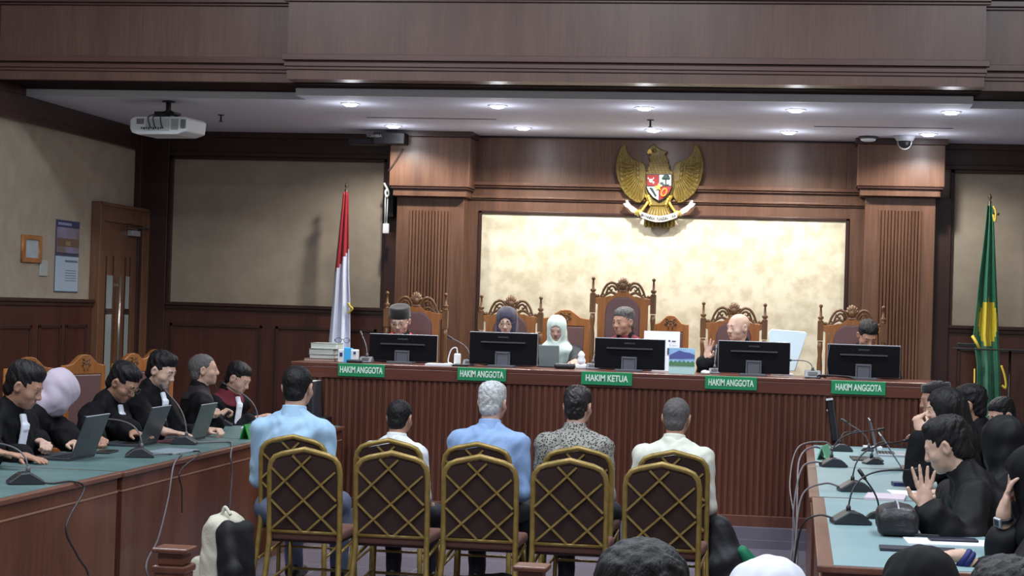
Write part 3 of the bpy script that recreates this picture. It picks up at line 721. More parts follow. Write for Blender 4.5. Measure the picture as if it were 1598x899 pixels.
for s in (-1, 1): m.tube([(s*.032+.024*math.cos(q), 0, .02+.019*math.sin(q)) for q in [2*PI*i/16 for i in range(16)]], .0022, 6, closed=True)
m.tube([(-.008, 0, .024), (0, 0, .028), (.008, 0, .024)], .0022, 6); m.build('rim', gm, t)
m = MB()
for s in (-1, 1): m.tube([(s*.056, 0, .024), (s*.056, .12, .024), (s*.052, .14, .008)], .002, 6)
m.build('temples', gm, t)
a = at(541, 556, Y=14.2)
t = empty('tissue_box', (a.x, 14.26, BT), .1, 'white box with a bright blue cloth over it at the bench edge', 'tissue box')
MB().box((0, 0, .05), (.15, .12, .1)).build('carton', WHITEP, t, .006)
MB().box((.0, -.061, .055), (.055, .006, .115)).box((-.0, 0, .108), (.055, .12, .006), (0, .15, 0)).build('blue_cloth', mat('bright_blue_cloth', (58, 176, 238), .6), t, .002)
MB().box((-.05, -.062, .06), (.022, .004, .03)).box((.055, -.062, .075), (.018, .004, .02)).build('dark_print', mat('dark_blue_print', (30, 50, 110), .6), t)
t = empty('remote_handset', (at(553, 564, Y=14.16).x, 14.16, BT), .3, 'flat black handset lying beside the blue cloth on the bench', 'handset')
MB().box((0, 0, .012), (.12, .05, .022)).build('casing', BLACKP, t, .006); MB().box((0, -.002, .0245), (.09, .03, .003)).build('keypad', DKGREY, t)
t = empty('paper_stack', (at(685, 569, Y=14.14).x, 14.16, BT), 0, 'thin white paper stack on the bench under the charger', 'papers')
MB().box((0, 0, .008), (.2, .14, .014), (0, 0, .02)).build('sheets', PAPER, t); MB().box((.01, .005, .0165), (.2, .14, .002), (0, 0, -.03)).build('top_sheet', PAPER, t)
a = at(713, 560, Y=14.2)
t = empty('phone_charger', (a.x, 14.22, BT), 0, 'upright white charger with looping white cord on the bench', 'charger')
MB().box((0, 0, .055), (.05, .04, .085)).build('plug_body', WHITEP, t, .01)
MB().tube(spl([(0, 0, .1), (-.01, 0, .14), (-.045, 0, .13), (-.065, 0, .08), (-.07, 0, .03), (-.04, -.03, .02), (-.09, -.05, .018)]), .0045, 6).build('cord', WHITEP, t)
MB().box((.02, .0, .008), (.12, .1, .014)).build('black_socket_strip', BLACKP, t, .003)
a = at(858, 556, Y=14.75)
t = empty('grey_laptop', (a.x, 14.72, BT), 0, 'small grey laptop open before the woman in the pale headscarf', 'laptop')
MB().box((0, -.02, .09), (.16, .008, .17), (.15, 0, 0)).build('screen_lid', mat('laptop_grey_green', (104, 116, 116), .5), t, .004)
MB().box((0, .07, .008), (.2, .16, .014)).build('keyboard_base', DKGREY, t, .003)
a = at(907, 562, Y=14.6)
t = empty('tissue_pack', (a.x, 14.6, BT), 0, 'white crumpled tissue standing up from a pack beside the middle monitor', 'tissue')
MB().box((0, 0, .02), (.09, .06, .04)).build('wrapper', WHITEP, t, .012)
MB().lathe((0, 0, .035), [(.03, 0), (.036, .03), (.022, .06), (.03, .075), (.012, .1), (.002, .105)], 7).build('tissue_tuft', PAPER, t)
t = empty('black_pencil_case', (at(880, 570, Y=14.4).x, 14.45, BT), .2, 'low black case lying open on the bench beside the grey laptop', 'case')
MB().box((0, 0, .02), (.16, .09, .036)).build('casing', BLACKP, t, .012); MB().tube([(-.07, 0, .04), (.07, 0, .04)], .003, 6).build('zip', SILVER, t)
a = at(1064, 565, Y=14.25)
t = empty('picture_card', (a.x, 14.25, BT), 0, 'upright card with a mountain lake picture beside the middle monitor', 'desk calendar')
hh = at(1064, 543, Y=14.25).z-BT
MB().box((0, 0, hh/2), (.195, .006, hh), (-.06, 0, 0)).build('card', mat('card_pale', (170, 206, 206), .6), t)
PM = Matrix.Translation((0, -.006, 0)) @ MF
plate('sky_print', [[(-.095, hh*.36), (.095, hh*.36), (.095, hh*.97), (-.095, hh*.97)]], .001, mat('print_sky', (128, 176, 226), .6, col2=(170, 206, 240), nscale=14), t, M=PM)
PM = Matrix.Translation((0, -.0072, 0)) @ MF
plate('mountain_print', [[(-.095, hh*.7), (-.06, hh*.8), (-.02, hh*.9), (.02, hh*.84), (.06, hh*.82), (.095, hh*.74), (.095, hh*.6), (-.095, hh*.56)]], .001, mat('print_mountain', (84, 92, 160), .6), t, M=PM)
plate('meadow_print', [[(-.095, hh*.3), (.095, hh*.3), (.095, hh*.44)]+[(.095-.19*k/12, hh*(.44+.08*(k % 2))) for k in range(1, 12)]+[(-.095, hh*.44)]], .001, mat('print_meadow', (84, 132, 96), .6), t, M=PM)
a = at(1036, 540, Y=15.0)
t = empty('white_board_sheet', (at(1034, 540, Y=14.9).x, 14.8, BT), 0, 'large upright white sheet with a small dark mark behind the middle monitor', 'paper')
hs = at(1036, 517, Y=14.8).z-BT
MB().box((0, 0, hs/2), (.28, .006, hs), (-.05, 0, 0)).build('sheet', PAPER, t)
MB().box((.06, -.018, hs*.76), (.014, .003, .014)).box((.095, -.018, hs*.755), (.03, .003, .01)).box((.06, -.01, hs*.5), (.03, .003, .05)).build('dark_mark', mat('mark_ink', (60, 62, 80), .6), t)
a = at(1101, 577, Y=14.3)
t = empty('computer_mouse', (a.x, 14.3, BT), .4, 'white computer mouse on the bench before the bald judge', 'mouse')
MB().ell((0, 0, .014), (.032, .055, .02)).build('shell', WHITEP, t); MB().box((0, -.03, .033), (.004, .02, .006)).build('wheel', DKGREY, t)
a = at(1228, 550, Y=14.75)
t = empty('white_screen', (a.x, 14.78, BT), 0, 'pale white rectangular screen tilted behind the bald judge monitor', 'screen')
zt_ = at(1228, 518, Y=14.78).z-BT
plate('panel', [[(-.1, .05), (.06, .04), (.145, zt_-.01), (.13, zt_), (-.12, zt_+.012), (-.14, zt_-.01)]], .02, mat('pale_cyan_plastic', (206, 224, 230), .5), t, .006, MF)
MB().box((-.03, .03, .06), (.04, .02, .12)).box((-.03, .03, .008), (.16, .12, .014)).build('foot', WHITEP, t, .004)
t = empty('cable_tangle', (at(1300, 590, Y=14.2).x, 14.2, BT), 0, 'dark cables curled on the bench before the last monitor', 'cable')
m = MB()
for k in range(4): m.tube(spl([(-.2+.05*k, .03*k, .006), (-.1, .05-.03*k, .012+.006*k), (.02+.04*k, .02, .022), (.16, .04-.02*k, .008)]), .0045, 6)
m.build('cords', CABLEK, t)
m = MB(); m.tube(spl([(-.03, .1, .01), (-.045, .12, .12), (-.03, .14, .26), (-.035, .15, .34)]), .003, 6); m.build('rising_cord', CABLE, t)

# ------------------------------------------------------------------ golden eagle emblem
EYE_Y = YW-.13
ec = at(1028.5, 290, Y=EYE_Y-.05); es = .1*.0
k_ = (at(1100, 290, Y=EYE_Y).x-at(1000, 290, Y=EYE_Y).x)/100/5.8   # metres per zoomed pixel
t = empty('eagle_emblem', (ec.x, EYE_Y, ec.z), .0, 'golden eagle coat of arms with shield and white ribbon high on the wall', 'emblem')
tilt = Matrix.Rotation(-.02, 4, 'Y')
def EP(pts): return [((x-570)*k_, (464-y)*k_) for x, y in pts]
def EM(w): return Matrix.Translation((0, -w, 0)) @ tilt @ MF
wingL = [(262,95),(248,98),(228,112),(214,140),(204,172),(194,196),(190,232),(180,262),(184,300),(180,330),(192,370),(198,405),(215,440),(226,475),(245,500),(262,530),(285,550),(310,575),(335,588),(360,606),(385,612),(398,612),(420,588),(440,560),(455,520),(462,460),(455,350),(442,322),(432,270),(400,250),(330,228),(288,190),(266,150),(258,120)]
wingR = [(1140-x+4, y) for x, y in wingL]
for nm_, wg, s in (('wing', wingL, -1), ('wing', wingR, 1)):
    w_ = plate(nm_, [EP(wg)], .02, BRASS, t, .006, EM(.03))
    m = MB()
    cxz = (570+s*115, 330)
    shx, shy = 570+s*135, 335
    tips = [(190,250),(182,300),(190,350),(200,395),(214,440),(228,480),(246,512),(268,542),(292,566),(318,586),(346,604),(374,618),(402,618)]
    for k, (tx, ty) in enumerate(tips):
        if s > 0: tx = 1144-tx
        p1 = Vector((tx, ty)); p0 = p1.lerp(Vector((shx, shy-40)), .62)
        pts = [((p0.lerp(p1, q).x-570)*k_, -.040-.012*(1-q), (464-p0.lerp(p1, q).y)*k_) for q in (0, .3, .6, .85, 1)]
        m.tube(pts, [.005, .011, .0125, .011, .003], 6)
    m.build('flight_feathers', BRASS, w_)
    m = MB()
    for row in range(4):
        for k in range(6+row):
            x = 570+s*(360-row*52-(k*.12)*26); y = 190+row*26+k*44
            if (y > 470+row*30): continue
            m.ell(((x-570)*k_, -.046, (464-y)*k_), (.016, .006, .026), 8, 6, Matrix.Rotation(s*.35, 3, 'Y'))
    m.build('covert_feathers', BRASS, w_)
body = [(520,95),(532,112),(556,126),(600,150),(632,156),(626,168),(612,182),(636,222),(645,245),(640,262),(656,285),(652,305),(668,330),(692,345),(700,470),(660,600),(640,640),(500,640),(470,590),(448,470),(455,345),(485,330),(472,300),(488,285),(480,262),(497,250),(490,232),(503,215),(488,216),(480,206),(496,200),(508,182),(480,170),(468,155),(474,140),(488,112)]
b_ = plate('eagle_body', [EP(body)], .03, BRASS, t, .008, EM(.045))
m = MB()
for k in range(9):
    for j in range(4+k//2):
        x = 560+(j-(3+k//2)/2)*30+(k % 2)*8; y = 200+k*20
        if y < 345: m.ell(((x-570)*k_, -.064, (464-y)*k_), (.014, .006, .016), 8, 6)
m.ell(((520-570)*k_, -.066, (464-148)*k_), (.022, .014, .02))
m.build('neck_feathers', BRASS, b_)
MB().ell(((508-570)*k_, -.081, (464-150)*k_), (.006, .004, .006)).build('eye', BLACKP, b_)
plate('beak', [EP([(490,132),(470,142),(462,165),(474,176),(482,166),(500,168)])], .03, mat('pale_gold', (208, 176, 80), .4, metal=.3), b_, .004, EM(.05))
# thigh, legs, tail
m = MB()
for s in (-1, 1):
    for k in range(4): m.ell(((570+s*(92-k*8)-570)*k_, -.05, (464-(560+k*22))*k_), (.034-.004*k, .02, .03), 10, 7)
    scroll(m, [((s*95)*k_, -.05, (464-610)*k_), ((s*112)*k_, -.062, (464-640)*k_), ((s*140)*k_, -.066, (464-680)*k_), ((s*165)*k_, -.08, (464-710)*k_)], .013, .01, 6)
    for q in (-26, -8, 10, 28): scroll(m, [((s*160+q*.4)*k_, -.07, (464-690)*k_), ((s*178+q)*k_, -.1, (464-706)*k_), ((s*176+q)*k_, -.094, (464-738)*k_)], .008, .005, 4)
m.build('legs', mat('pale_gold', (208, 176, 80)), t)
m = MB()
tb = plate('tail', [EP([(505,600),(640,600),(660,690),(712,775),(705,830),(450,830),(445,775),(500,690)])], .02, BRASS, t, .006, EM(.03))
m = MB()
for k in range(8):
    x = 462+k*33; m.tube([((570+(x-578)*.45-570)*k_, -.046, (464-640)*k_), ((x-574)*k_, -.05, (464-760)*k_), ((x-574)*k_, -.05, (464-825)*k_), ((x-572)*k_, -.05, (464-845)*k_)], [.014, .018, .017, .004], 6)
m.build('tail_feathers', BRASS, tb)
# shield
sh_ = EP([(458,362),(688,362),(688,480),(668,530),(630,575),(575,608),(520,575),(478,525),(458,475)])
shd = plate('shield', [sh_], .024, BLACKP, t, .003, EM(.075))
REDE, WHE = mat('emblem_red', (140, 14, 22), .6), mat('emblem_white', (204, 204, 200), .6)
GRE = mat('emblem_dark_green', (34, 62, 58), .5)
plate('red_field', [EP([(464,368),(569,368),(569,466),(464,466)])], .004, REDE, shd, 0, EM(.0925))
plate('white_field', [EP([(575,368),(682,368),(682,466),(575,466)])], .004, WHE, shd, 0, EM(.0925))
plate('white_field', [EP([(464,474),(569,474),(569,597),(524,570),(484,522),(465,480)])], .004, WHE, shd, 0, EM(.0925))
plate('red_field', [EP([(577,474),(682,474),(682,480),(662,528),(626,570),(577,597)])], .004, REDE, shd, 0, EM(.0925))
m = MB()
for dx, dy, r in ((0, -12, 24), (-22, -4, 16), (22, -4, 16), (12, -24, 15), (-8, -22, 15)): m.ell(((634+dx-570)*k_, -.097, (464-(402+dy))*k_), (r*k_, .006, r*k_*.9), 10, 6)
m.box(((634-570)*k_, -.097, (464-438)*k_), (.012, .008, .05)); m.box(((598-570)*k_, -.097, (464-444)*k_), (.03, .006, .02)); m.box(((634-570)*k_, -.097, (464-456)*k_), (.06, .006, .01))
m.build('banyan_tree', GRE, shd)
m = MB()
m.ell(((498-570)*k_, -.097, (464-424)*k_), (.016, .008, .018)); m.ell(((522-570)*k_, -.096, (464-440)*k_), (.008, .006, .014))
for s in (-1, 1): scroll(m, [((498+s*10-570)*k_, -.097, (464-412)*k_), ((498+s*26-570)*k_, -.097, (464-404)*k_), ((498+s*22-570)*k_, -.097, (464-392)*k_)], .005, .003, 4)
m.build('bull_head', WHE, shd)
st = []
for k in range(10):
    a_ = PI/2+k*PI/5; r = 32 if k % 2 == 0 else 13; st.append((568+r*math.cos(a_), 480-r*math.sin(a_)))
plate('star', [EP(st)], .012, mat('pale_gold', (208, 176, 80)), shd, .002, EM(.1))
m = MB(); m.tube([((620+22*math.cos(q)+8*math.sin(q)-570)*k_, -.098, (464-(526-34*math.sin(q)))*k_) for q in [2*PI*i/18 for i in range(18)]], .009, 6, closed=True)
m.build('chain_loop', mat('emblem_orange', (220, 130, 50), .5), shd)
m = MB()
for k in range(6): m.ell(((498+k*9-570)*k_, -.097, (464-(492+k*13))*k_), (.009, .005, .008), 8, 5)
m.tube([((510-570)*k_, -.097, (464-486)*k_), ((552-570)*k_, -.097, (464-560)*k_)], .004, 6)
m.build('rice_and_cotton', GRE, shd)
# ribbon
def rib(f, h): return f
top = [(404+342*i/20, 700+68*math.sin(PI*i/20)*.62-2*(i)*.0) for i in range(21)]
bot = [(x+(575-x)*.0, y+52) for x, y in top]
rb = plate('ribbon', [EP(top+list(reversed([(x*.94+575*.06, y) for x, y in bot])))], .014, WHE, t, .003, EM(.095))
for s in (-1, 1):
    tl = [(575+s*170, 705), (575+s*215, 672), (575+s*262, 640), (575+s*290, 598), (575+s*302, 600), (575+s*296, 622), (575+s*322, 628), (575+s*306, 652), (575+s*280, 668), (575+s*252, 700), (575+s*222, 712), (575+s*190, 740)]
    plate('ribbon_end', [EP(tl)], .012, WHE, rb, .003, EM(.07))
txt = 'BHINNEKA TUNGGAL IKA'
for i, ch in enumerate(txt):
    if ch == ' ': continue
    f = (i+.5)/len(txt); x = 418+314*f; y = 728+68*math.sin(PI*(x-404)/342)*.62; an = -math.atan(68*.62*PI/342*math.cos(PI*(x-404)/342))
    M_ = Matrix.Translation(((x-570)*k_, -.106, (464-y)*k_)) @ Matrix.Rotation(-an, 4, 'Y') @ MF
    textmesh('letter', ch, .034, mat('ribbon_ink', (40, 44, 50), .6), rb, M_, .001, .8, bold=.001)

# ------------------------------------------------------------------ flags
def flag(px, py_top, Y, label, kind):
    a = at(px, py_top, Y=Y); top = a.z
    t = empty('flag_on_pole', (a.x, Y, DK), 0, label, 'flag')
    z0 = DK
    MB().lathe((0, 0, 0), [(.16, 0), (.16, .03), (.06, .06), (.03, .12)], 20).tube([(0, 0, .05), (0, 0, top-z0-.1)], .014, 10).build('pole', mat('pole_wood', (70, 44, 30), .4), t)
    MB().lathe((0, 0, top-z0-.12), [(.02, 0), (.026, .01), (.012, .03), (.016, .05), (.006, .065), (.018, .085), (.004, .12)], 10).build('finial', mat('dark_brass', (92, 80, 66), .4, metal=.5), t)
    return t, top
def drape(name, t, rows, m_, Y0=-.02, nf=6, seed=1, depth=.1, thick=.006, n=40):
    """hanging folded cloth: rows of (z, x_left, x_right); pleats grow towards the bottom"""
    rg = random.Random(seed); ph = [rg.uniform(0, 6) for _ in range(3)]
    vs = []; R_ = len(rows)
    for j, (z, xl, xr) in enumerate(rows):
        f = j/(R_-1)
        for i in range(n):
            u = i/(n-1); x = xl+(xr-xl)*u
            d = depth*(.25+.75*f)*(.6*math.sin(u*nf*PI*1+ph[0])+.4*math.sin(u*nf*2.3+ph[1]+f*1.5))
            vs.append((x, Y0-abs(depth)*.5*f+d*.5, z))
    fs = [(j*n+i, j*n+i+1, (j+1)*n+i+1, (j+1)*n+i) for j in range(R_-1) for i in range(n-1)]
    m = MB(); m.add(vs, fs, True); o = m.build(name, m_, t)
    so = o.modifiers.new('s', 'SOLIDIFY'); so.thickness = thick
    return o
FY = 16.14
t, top = flag(541, 284, FY, 'red and white flag hanging folded on a pole behind the bench end', 'rw')
def fz(px, py): p = at(px, py, Y=FY); return p.x-t.location.x, p.z-DK
def rows_of(lst, k=6):
    out = []
    L2 = [(fz((l+r)/2, y)[1], fz(l, y)[0], fz(r, y)[0]) for y, l, r in lst]
    for i in range(len(L2)-1):
        for q in range(k):
            f = q/k; out.append(tuple(L2[i][c]*(1-f)+L2[i+1][c]*f for c in range(3)))
    out.append(L2[-1]); return out
REDF = mat('flag_red_satin', (158, 18, 34), .5, sheen=.3); WHF = mat('flag_white_satin', (218, 224, 242), .5, sheen=.3)
# the boundary between red and white slants: cloth coloured by height and side through its own mesh split
RF = rows_of([(300, 537, 545), (330, 534, 545.5), (360, 531, 546), (395, 527.5, 546.5), (430, 524, 547), (470, 521, 549), (520, 517, 549.5), (575, 512, 550), (650, 508, 552), (700, 506, 554)])
o = drape('flag_cloth', t, RF, REDF, seed=3, depth=.09, nf=5)
o.data.materials.append(WHF)
for p in o.data.polygons:
    c = Vector((0, 0, 0))
    for vi in p.vertices: c += o.data.vertices[vi].co
    c /= len(p.vertices)
    xl = fz(524, 430)[0]; xr = fz(547, 388)[0]; f = (c.x-xl)/(xr-xl)
    zl = fz(524, 428)[1]*(1-f)+fz(547, 386)[1]*f
    p.material_index = 1 if c.z < zl else 0
a2 = fz(550, 482)
MB().tube(spl([(a2[0]-.02, -.08, a2[1]+.05), (a2[0], -.09, a2[1]+.02), (a2[0]+.02, -.09, a2[1]), (a2[0]-.02, -.08, a2[1]-.04)]), .01, 8).build('yellow_fringe', mat('yellow_fringe', (214, 190, 70), .7), t)
t, top = flag(1545, 302, FY, 'green flag with yellow disc hanging folded on a pole near the far wall', 'gy')
GF = mat('flag_green_satin', (18, 108, 76), .5, sheen=.3); YF = mat('flag_yellow', (214, 192, 42), .55, sheen=.2)
RF = rows_of([(320, 1540, 1549), (345, 1537.5, 1550.5), (380, 1533.5, 1552), (430, 1527, 1554), (480, 1522, 1556), (525, 1517, 1557.5), (570, 1523, 1559), (640, 1522, 1561), (720, 1519, 1564)])
o = drape('flag_cloth', t, RF, GF, seed=5, depth=.11, nf=5, n=60)
o.data.materials.append(YF)
cx_, cz_ = fz(1541, 504)
for p in o.data.polygons:
    c = Vector((0, 0, 0))
    for vi in p.vertices: c += o.data.vertices[vi].co
    c /= len(p.vertices)
    if ((c.x-cx_)/.073)**2+((c.z-cz_)/.195)**2 < 1: p.material_index = 1
m = MB()
p0 = fz(1549, 326); m.tube(spl([(p0[0], -.05, p0[1]+.02), (p0[0]+.02, -.06, p0[1]-.03), (p0[0]+.015, -.06, p0[1]-.11), (p0[0]+.0, -.05, p0[1]-.05)]), .008, 6)
p0 = fz(1516, 524); p1 = fz(1527, 545); m.tube([(p0[0]-.0, -.08, p0[1]), ((p0[0]+p1[0])/2, -.1, p0[1]-.05), (p1[0], -.1, p1[1])], .013, 6)
p0 = fz(1561, 570); p1 = fz(1566, 605); m.tube(spl([(p0[0], -.08, p0[1]), (p1[0], -.09, (p0[1]+p1[1])/2), (p1[0]+.01, -.09, p1[1]), (p1[0]-.02, -.08, p1[1]+.02)]), .01, 6)
p0 = fz(1520, 575); p1 = fz(1519, 660); m.tube([(p0[0]-.004, -.09, p0[1]), (p1[0]-.004, -.1, p1[1])], .006, 6)
m.build('yellow_fringe', mat('yellow_fringe', (214, 190, 70)), t)
MB().tube([(-.02, 0, top-DK-.16), (.06, 0, top-DK-.17)], .006, 6).ell((.07, 0, top-DK-.17), (.012, .012, .012)).build('cross_pin', mat('dark_brass', (92, 80, 66)), t)
# black stand with desk by the green flag
a = at(1575, 600, Y=15.4)
t = empty('music_stand', (a.x, 15.4, DK), 0, 'thin black stand with a flat ledge behind the green flag', 'stand')
zz = at(1530, 545, Y=15.4).z-DK; wl = at(1490, 545, Y=15.4).x-a.x
MB().tube([(0, 0, .02), (0, 0, zz)], .01, 8).box((.0, 0, .01), (.3, .3, .02)).build('pole', BLACKP, t)
MB().box(((wl+.12)/2, 0, zz), (-wl+.15, .3, .012)).build('ledge', BLACKP, t, .002)
MB().box((wl*.8, -.02, zz+.03), (.14, .1, .03)).build('receiver', BLACKP, t, .004)
# ------------------------------------------------------------------ organic shapes: smooth-union fields meshed as one surface
def sdf_eval(P, lo, shp, vox, G, pad=.03):
    """blend the primitives P into grid G (negative inside)"""
    for p in P:
        kind = p['t']; k = p.get('k', .02)
        if kind == 'cap':
            a, b_ = np.array(p['a'], float), np.array(p['b'], float); R_ = max(p['ra'], p['rb'])
            l, h = np.minimum(a, b_)-R_, np.maximum(a, b_)+R_
        else:
            c = np.array(p['c'], float); r = np.array(p['r'], float); R_ = p.get('R')
            e = np.abs(R_) @ r if R_ is not None else r
            l, h = c-e, c+e
        pd = pad+k+vox
        i0 = np.maximum(np.floor((l-pd-lo)/vox).astype(int), 0); i1 = np.minimum(np.ceil((h+pd-lo)/vox).astype(int)+1, shp)
        if (i1 <= i0).any(): continue
        sl = tuple(slice(i0[j], i1[j]) for j in range(3))
        X, Y, Z = (lo[j]+vox*np.arange(i0[j], i1[j], dtype=np.float32) for j in range(3))
        X = X[:, None, None]; Y = Y[None, :, None]; Z = Z[None, None, :]
        if kind == 'cap':
            ab = (b_-a).astype(np.float32); L2 = max(float(ab @ ab), 1e-9)
            t_ = np.clip(((X-a[0])*ab[0]+(Y-a[1])*ab[1]+(Z-a[2])*ab[2])/L2, 0, 1)
            d = np.sqrt((X-a[0]-t_*ab[0])**2+(Y-a[1]-t_*ab[1])**2+(Z-a[2]-t_*ab[2])**2)-(p['ra']+(p['rb']-p['ra'])*t_)
        else:
            dx, dy, dz = X-c[0], Y-c[1], Z-c[2]
            if R_ is not None:
                Q = R_.T
                dx, dy, dz = (Q[j, 0]*dx+Q[j, 1]*dy+Q[j, 2]*dz for j in range(3))
            if kind == 'ell':
                k0 = np.sqrt((dx/r[0])**2+(dy/r[1])**2+(dz/r[2])**2)+1e-6
                k1 = np.sqrt((dx/r[0]**2)**2+(dy/r[1]**2)**2+(dz/r[2]**2)**2)+1e-6
                d = k0*(k0-1)/k1
            else:
                q = p.get('round', .01)
                ax, ay, az = np.abs(dx)-r[0]+q, np.abs(dy)-r[1]+q, np.abs(dz)-r[2]+q
                d = np.sqrt(np.maximum(ax, 0)**2+np.maximum(ay, 0)**2+np.maximum(az, 0)**2)+np.minimum(np.maximum(ax, np.maximum(ay, az)), 0)-q
        d = np.broadcast_to(d, tuple(i1-i0)); g = G[sl]; op = p.get('op', 'u')
        if op == 'u':
            hh = np.maximum(k-np.abs(g-d), 0)/k; G[sl] = np.minimum(g, d)-hh*hh*k*.25
        elif op == 's':
            d = -d; hh = np.maximum(k-np.abs(g-d), 0)/k; G[sl] = np.maximum(g, d)+hh*hh*k*.25
        elif op == 'i':                       # keep only what lies inside this primitive
            N_ = np.full_like(G, .08); N_[sl] = np.maximum(g, d); G[:] = N_
def sdf_mesh(name, P, vox, m, parent, noise=None, mats=None, extra=None):
    lo = np.array([1e9]*3); hi = -lo
    for p in P:
        if p.get('op', 'u') != 'u': continue
        if p['t'] == 'cap':
            R_ = max(p['ra'], p['rb']); l, h = np.minimum(p['a'], p['b'])-R_, np.maximum(p['a'], p['b'])+R_
        else:
            r = np.array(p['r'], float); e = np.abs(p['R']) @ r if p.get('R') is not None else r; l, h = np.array(p['c'])-e, np.array(p['c'])+e
        lo = np.minimum(lo, l); hi = np.maximum(hi, h)
    lo = lo-.03; hi = hi+.03; shp = np.ceil((hi-lo)/vox).astype(int)+1
    G = np.full(shp, .08, np.float32)
    sdf_eval(P, lo, shp, vox, G)
    if noise:
        X, Y, Z = (lo[j]+vox*np.arange(shp[j], dtype=np.float32) for j in range(3))
        X = X[:, None, None]; Y = Y[None, :, None]; Z = Z[None, None, :]
        for amp, fx, fy, fz, ph in noise:
            G += (amp*np.sin(fx*X+2.1*np.sin(fz*.45*Z+ph)+ph)*np.sin(fy*Y+1.7*np.sin(fx*.5*X+ph*2)+ph*1.3+fz*Z)).astype(np.float32)
    if extra: extra(G, lo, vox)
    G[0] = G[-1] = .05; G[:, 0] = G[:, -1] = .05; G[:, :, 0] = G[:, :, -1] = .05
    s = G < 0
    n = s[:-1, :-1, :-1].astype(np.int8)
    n = n+s[1:, :-1, :-1]+s[:-1, 1:, :-1]+s[:-1, :-1, 1:]+s[1:, 1:, :-1]+s[1:, :-1, 1:]+s[:-1, 1:, 1:]+s[1:, 1:, 1:]
    ci = np.argwhere((n > 0) & (n < 8))
    idx = np.full(n.shape, -1, np.int32); idx[ci[:, 0], ci[:, 1], ci[:, 2]] = np.arange(len(ci))
    acc = np.zeros((len(ci), 3)); cnt = np.zeros(len(ci))
    cor = [(0,0,0),(1,0,0),(0,1,0),(1,1,0),(0,0,1),(1,0,1),(0,1,1),(1,1,1)]
    val = [G[ci[:, 0]+c[0], ci[:, 1]+c[1], ci[:, 2]+c[2]] for c in cor]
    for i in range(8):
        for j in range(i+1, 8):
            dlt = np.array(cor[j])-np.array(cor[i])
            if np.abs(dlt).sum() != 1: continue
            a, b_ = val[i], val[j]; cr = (a < 0) != (b_ < 0)
            tt = np.where(cr, a/(a-b_+1e-12), 0)
            acc += np.where(cr[:, None], np.array(cor[i])+tt[:, None]*dlt, 0); cnt += cr
    V = lo+(ci+acc/cnt[:, None])*vox
    F = []
    for ax in range(3):
        a = s.take(range(s.shape[ax]-1), ax); b_ = s.take(range(1, s.shape[ax]), ax)
        e = np.argwhere(a != b_)
        if not len(e): continue
        o1, o2 = [q for q in range(3) if q != ax]
        e = e[(e[:, o1] > 0) & (e[:, o2] > 0)]
        ins = s[e[:, 0], e[:, 1], e[:, 2]]
        def c_(d1, d2):
            q = e.copy(); q[:, o1] -= d1; q[:, o2] -= d2; return idx[q[:, 0], q[:, 1], q[:, 2]]
        quad = np.stack([c_(1, 1), c_(0, 1), c_(0, 0), c_(1, 0)], 1)
        flip = ins if ax != 1 else ~ins
        quad[~flip] = quad[~flip][:, ::-1]
        F.append(quad)
    F = np.concatenate(F); F = F[(F >= 0).all(1)]
    me = bpy.data.meshes.new(name)
    me.vertices.add(len(V)); me.vertices.foreach_set('co', V.astype(np.float32).ravel())
    me.loops.add(F.size); me.loops.foreach_set('vertex_index', F.astype(np.int32).ravel())
    me.polygons.add(len(F)); me.polygons.foreach_set('loop_start', np.arange(0, F.size, 4, dtype=np.int32))
    me.polygons.foreach_set('use_smooth', np.ones(len(F), bool))
    me.materials.append(m)
    if mats:
        C_ = V[F].mean(1); mi = np.zeros(len(F), np.int32)
        for q, (mm, regs) in enumerate(mats):
            me.materials.append(mm)
            for p in regs:
                if p['t'] == 'cap':
                    a = np.array(p['a']); ab = np.array(p['b'])-a; t_ = np.clip(((C_-a) @ ab)/max(ab @ ab, 1e-9), 0, 1)
                    d = np.linalg.norm(C_-a-t_[:, None]*ab, axis=1)-(p['ra']+(p['rb']-p['ra'])*t_)
                else:
                    dd = C_-np.array(p['c'])
                    if p.get('R') is not None: dd = dd @ p['R']
                    d = (np.linalg.norm(dd/np.array(p['r']), axis=1)-1)*min(p['r'])
                mi[d < 0] = q+1
        me.polygons.foreach_set('material_index', mi)
    me.update(calc_edges=True); me.validate()
    o = bpy.data.objects.new(name, me); COL.objects.link(o)
    if parent is not None: o.parent = parent
    return o
def cap(a, b_, ra, rb, k=.02, **kw): return dict(t='cap', a=tuple(a), b=tuple(b_), ra=ra, rb=rb, k=k, **kw)
def ell(c, r, R=None, k=.02, **kw): return dict(t='ell', c=tuple(c), r=tuple(r), R=None if R is None else np.array(R, float), k=k, **kw)
def rbox(c, r, R=None, k=.02, rd=.01, **kw): return dict(t='box', c=tuple(c), r=tuple(r), R=None if R is None else np.array(R, float), k=k, round=rd, **kw)

# ------------------------------------------------------------------ people
SKINS = {}
def skin(c):
    if c not in SKINS:
        SKINS[c] = mat('skin_%d' % len(SKINS), c, .5, col2=tuple(int(v*.93) for v in c), nscale=30, spec=.4)
    return SKINS[c]
LIP = mat('lips', (158, 104, 94), .5); EYEW = mat('eye_dark', (62, 46, 42), .3)
HAIRK = mat('black_hair', (13, 12, 14), .55, spec=.3, bump=.5, bscale=110, col2=(26, 24, 28), nscale=40, stretch=(1, 1, .35))
HAIRG = mat('dark_grey_hair', (58, 56, 58), .55, bump=.5, bscale=110, col2=(84, 82, 84), nscale=60)
HAIRW = mat('silver_hair', (168, 170, 172), .6, bump=.5, bscale=110, col2=(206, 208, 210), nscale=50)
HAIRS = mat('grey_stubble_hair', (74, 72, 74), .7, bump=.4, bscale=200, col2=(96, 92, 92), nscale=80)
SHOE = mat('black_shoe_leather', (18, 18, 20), .35)
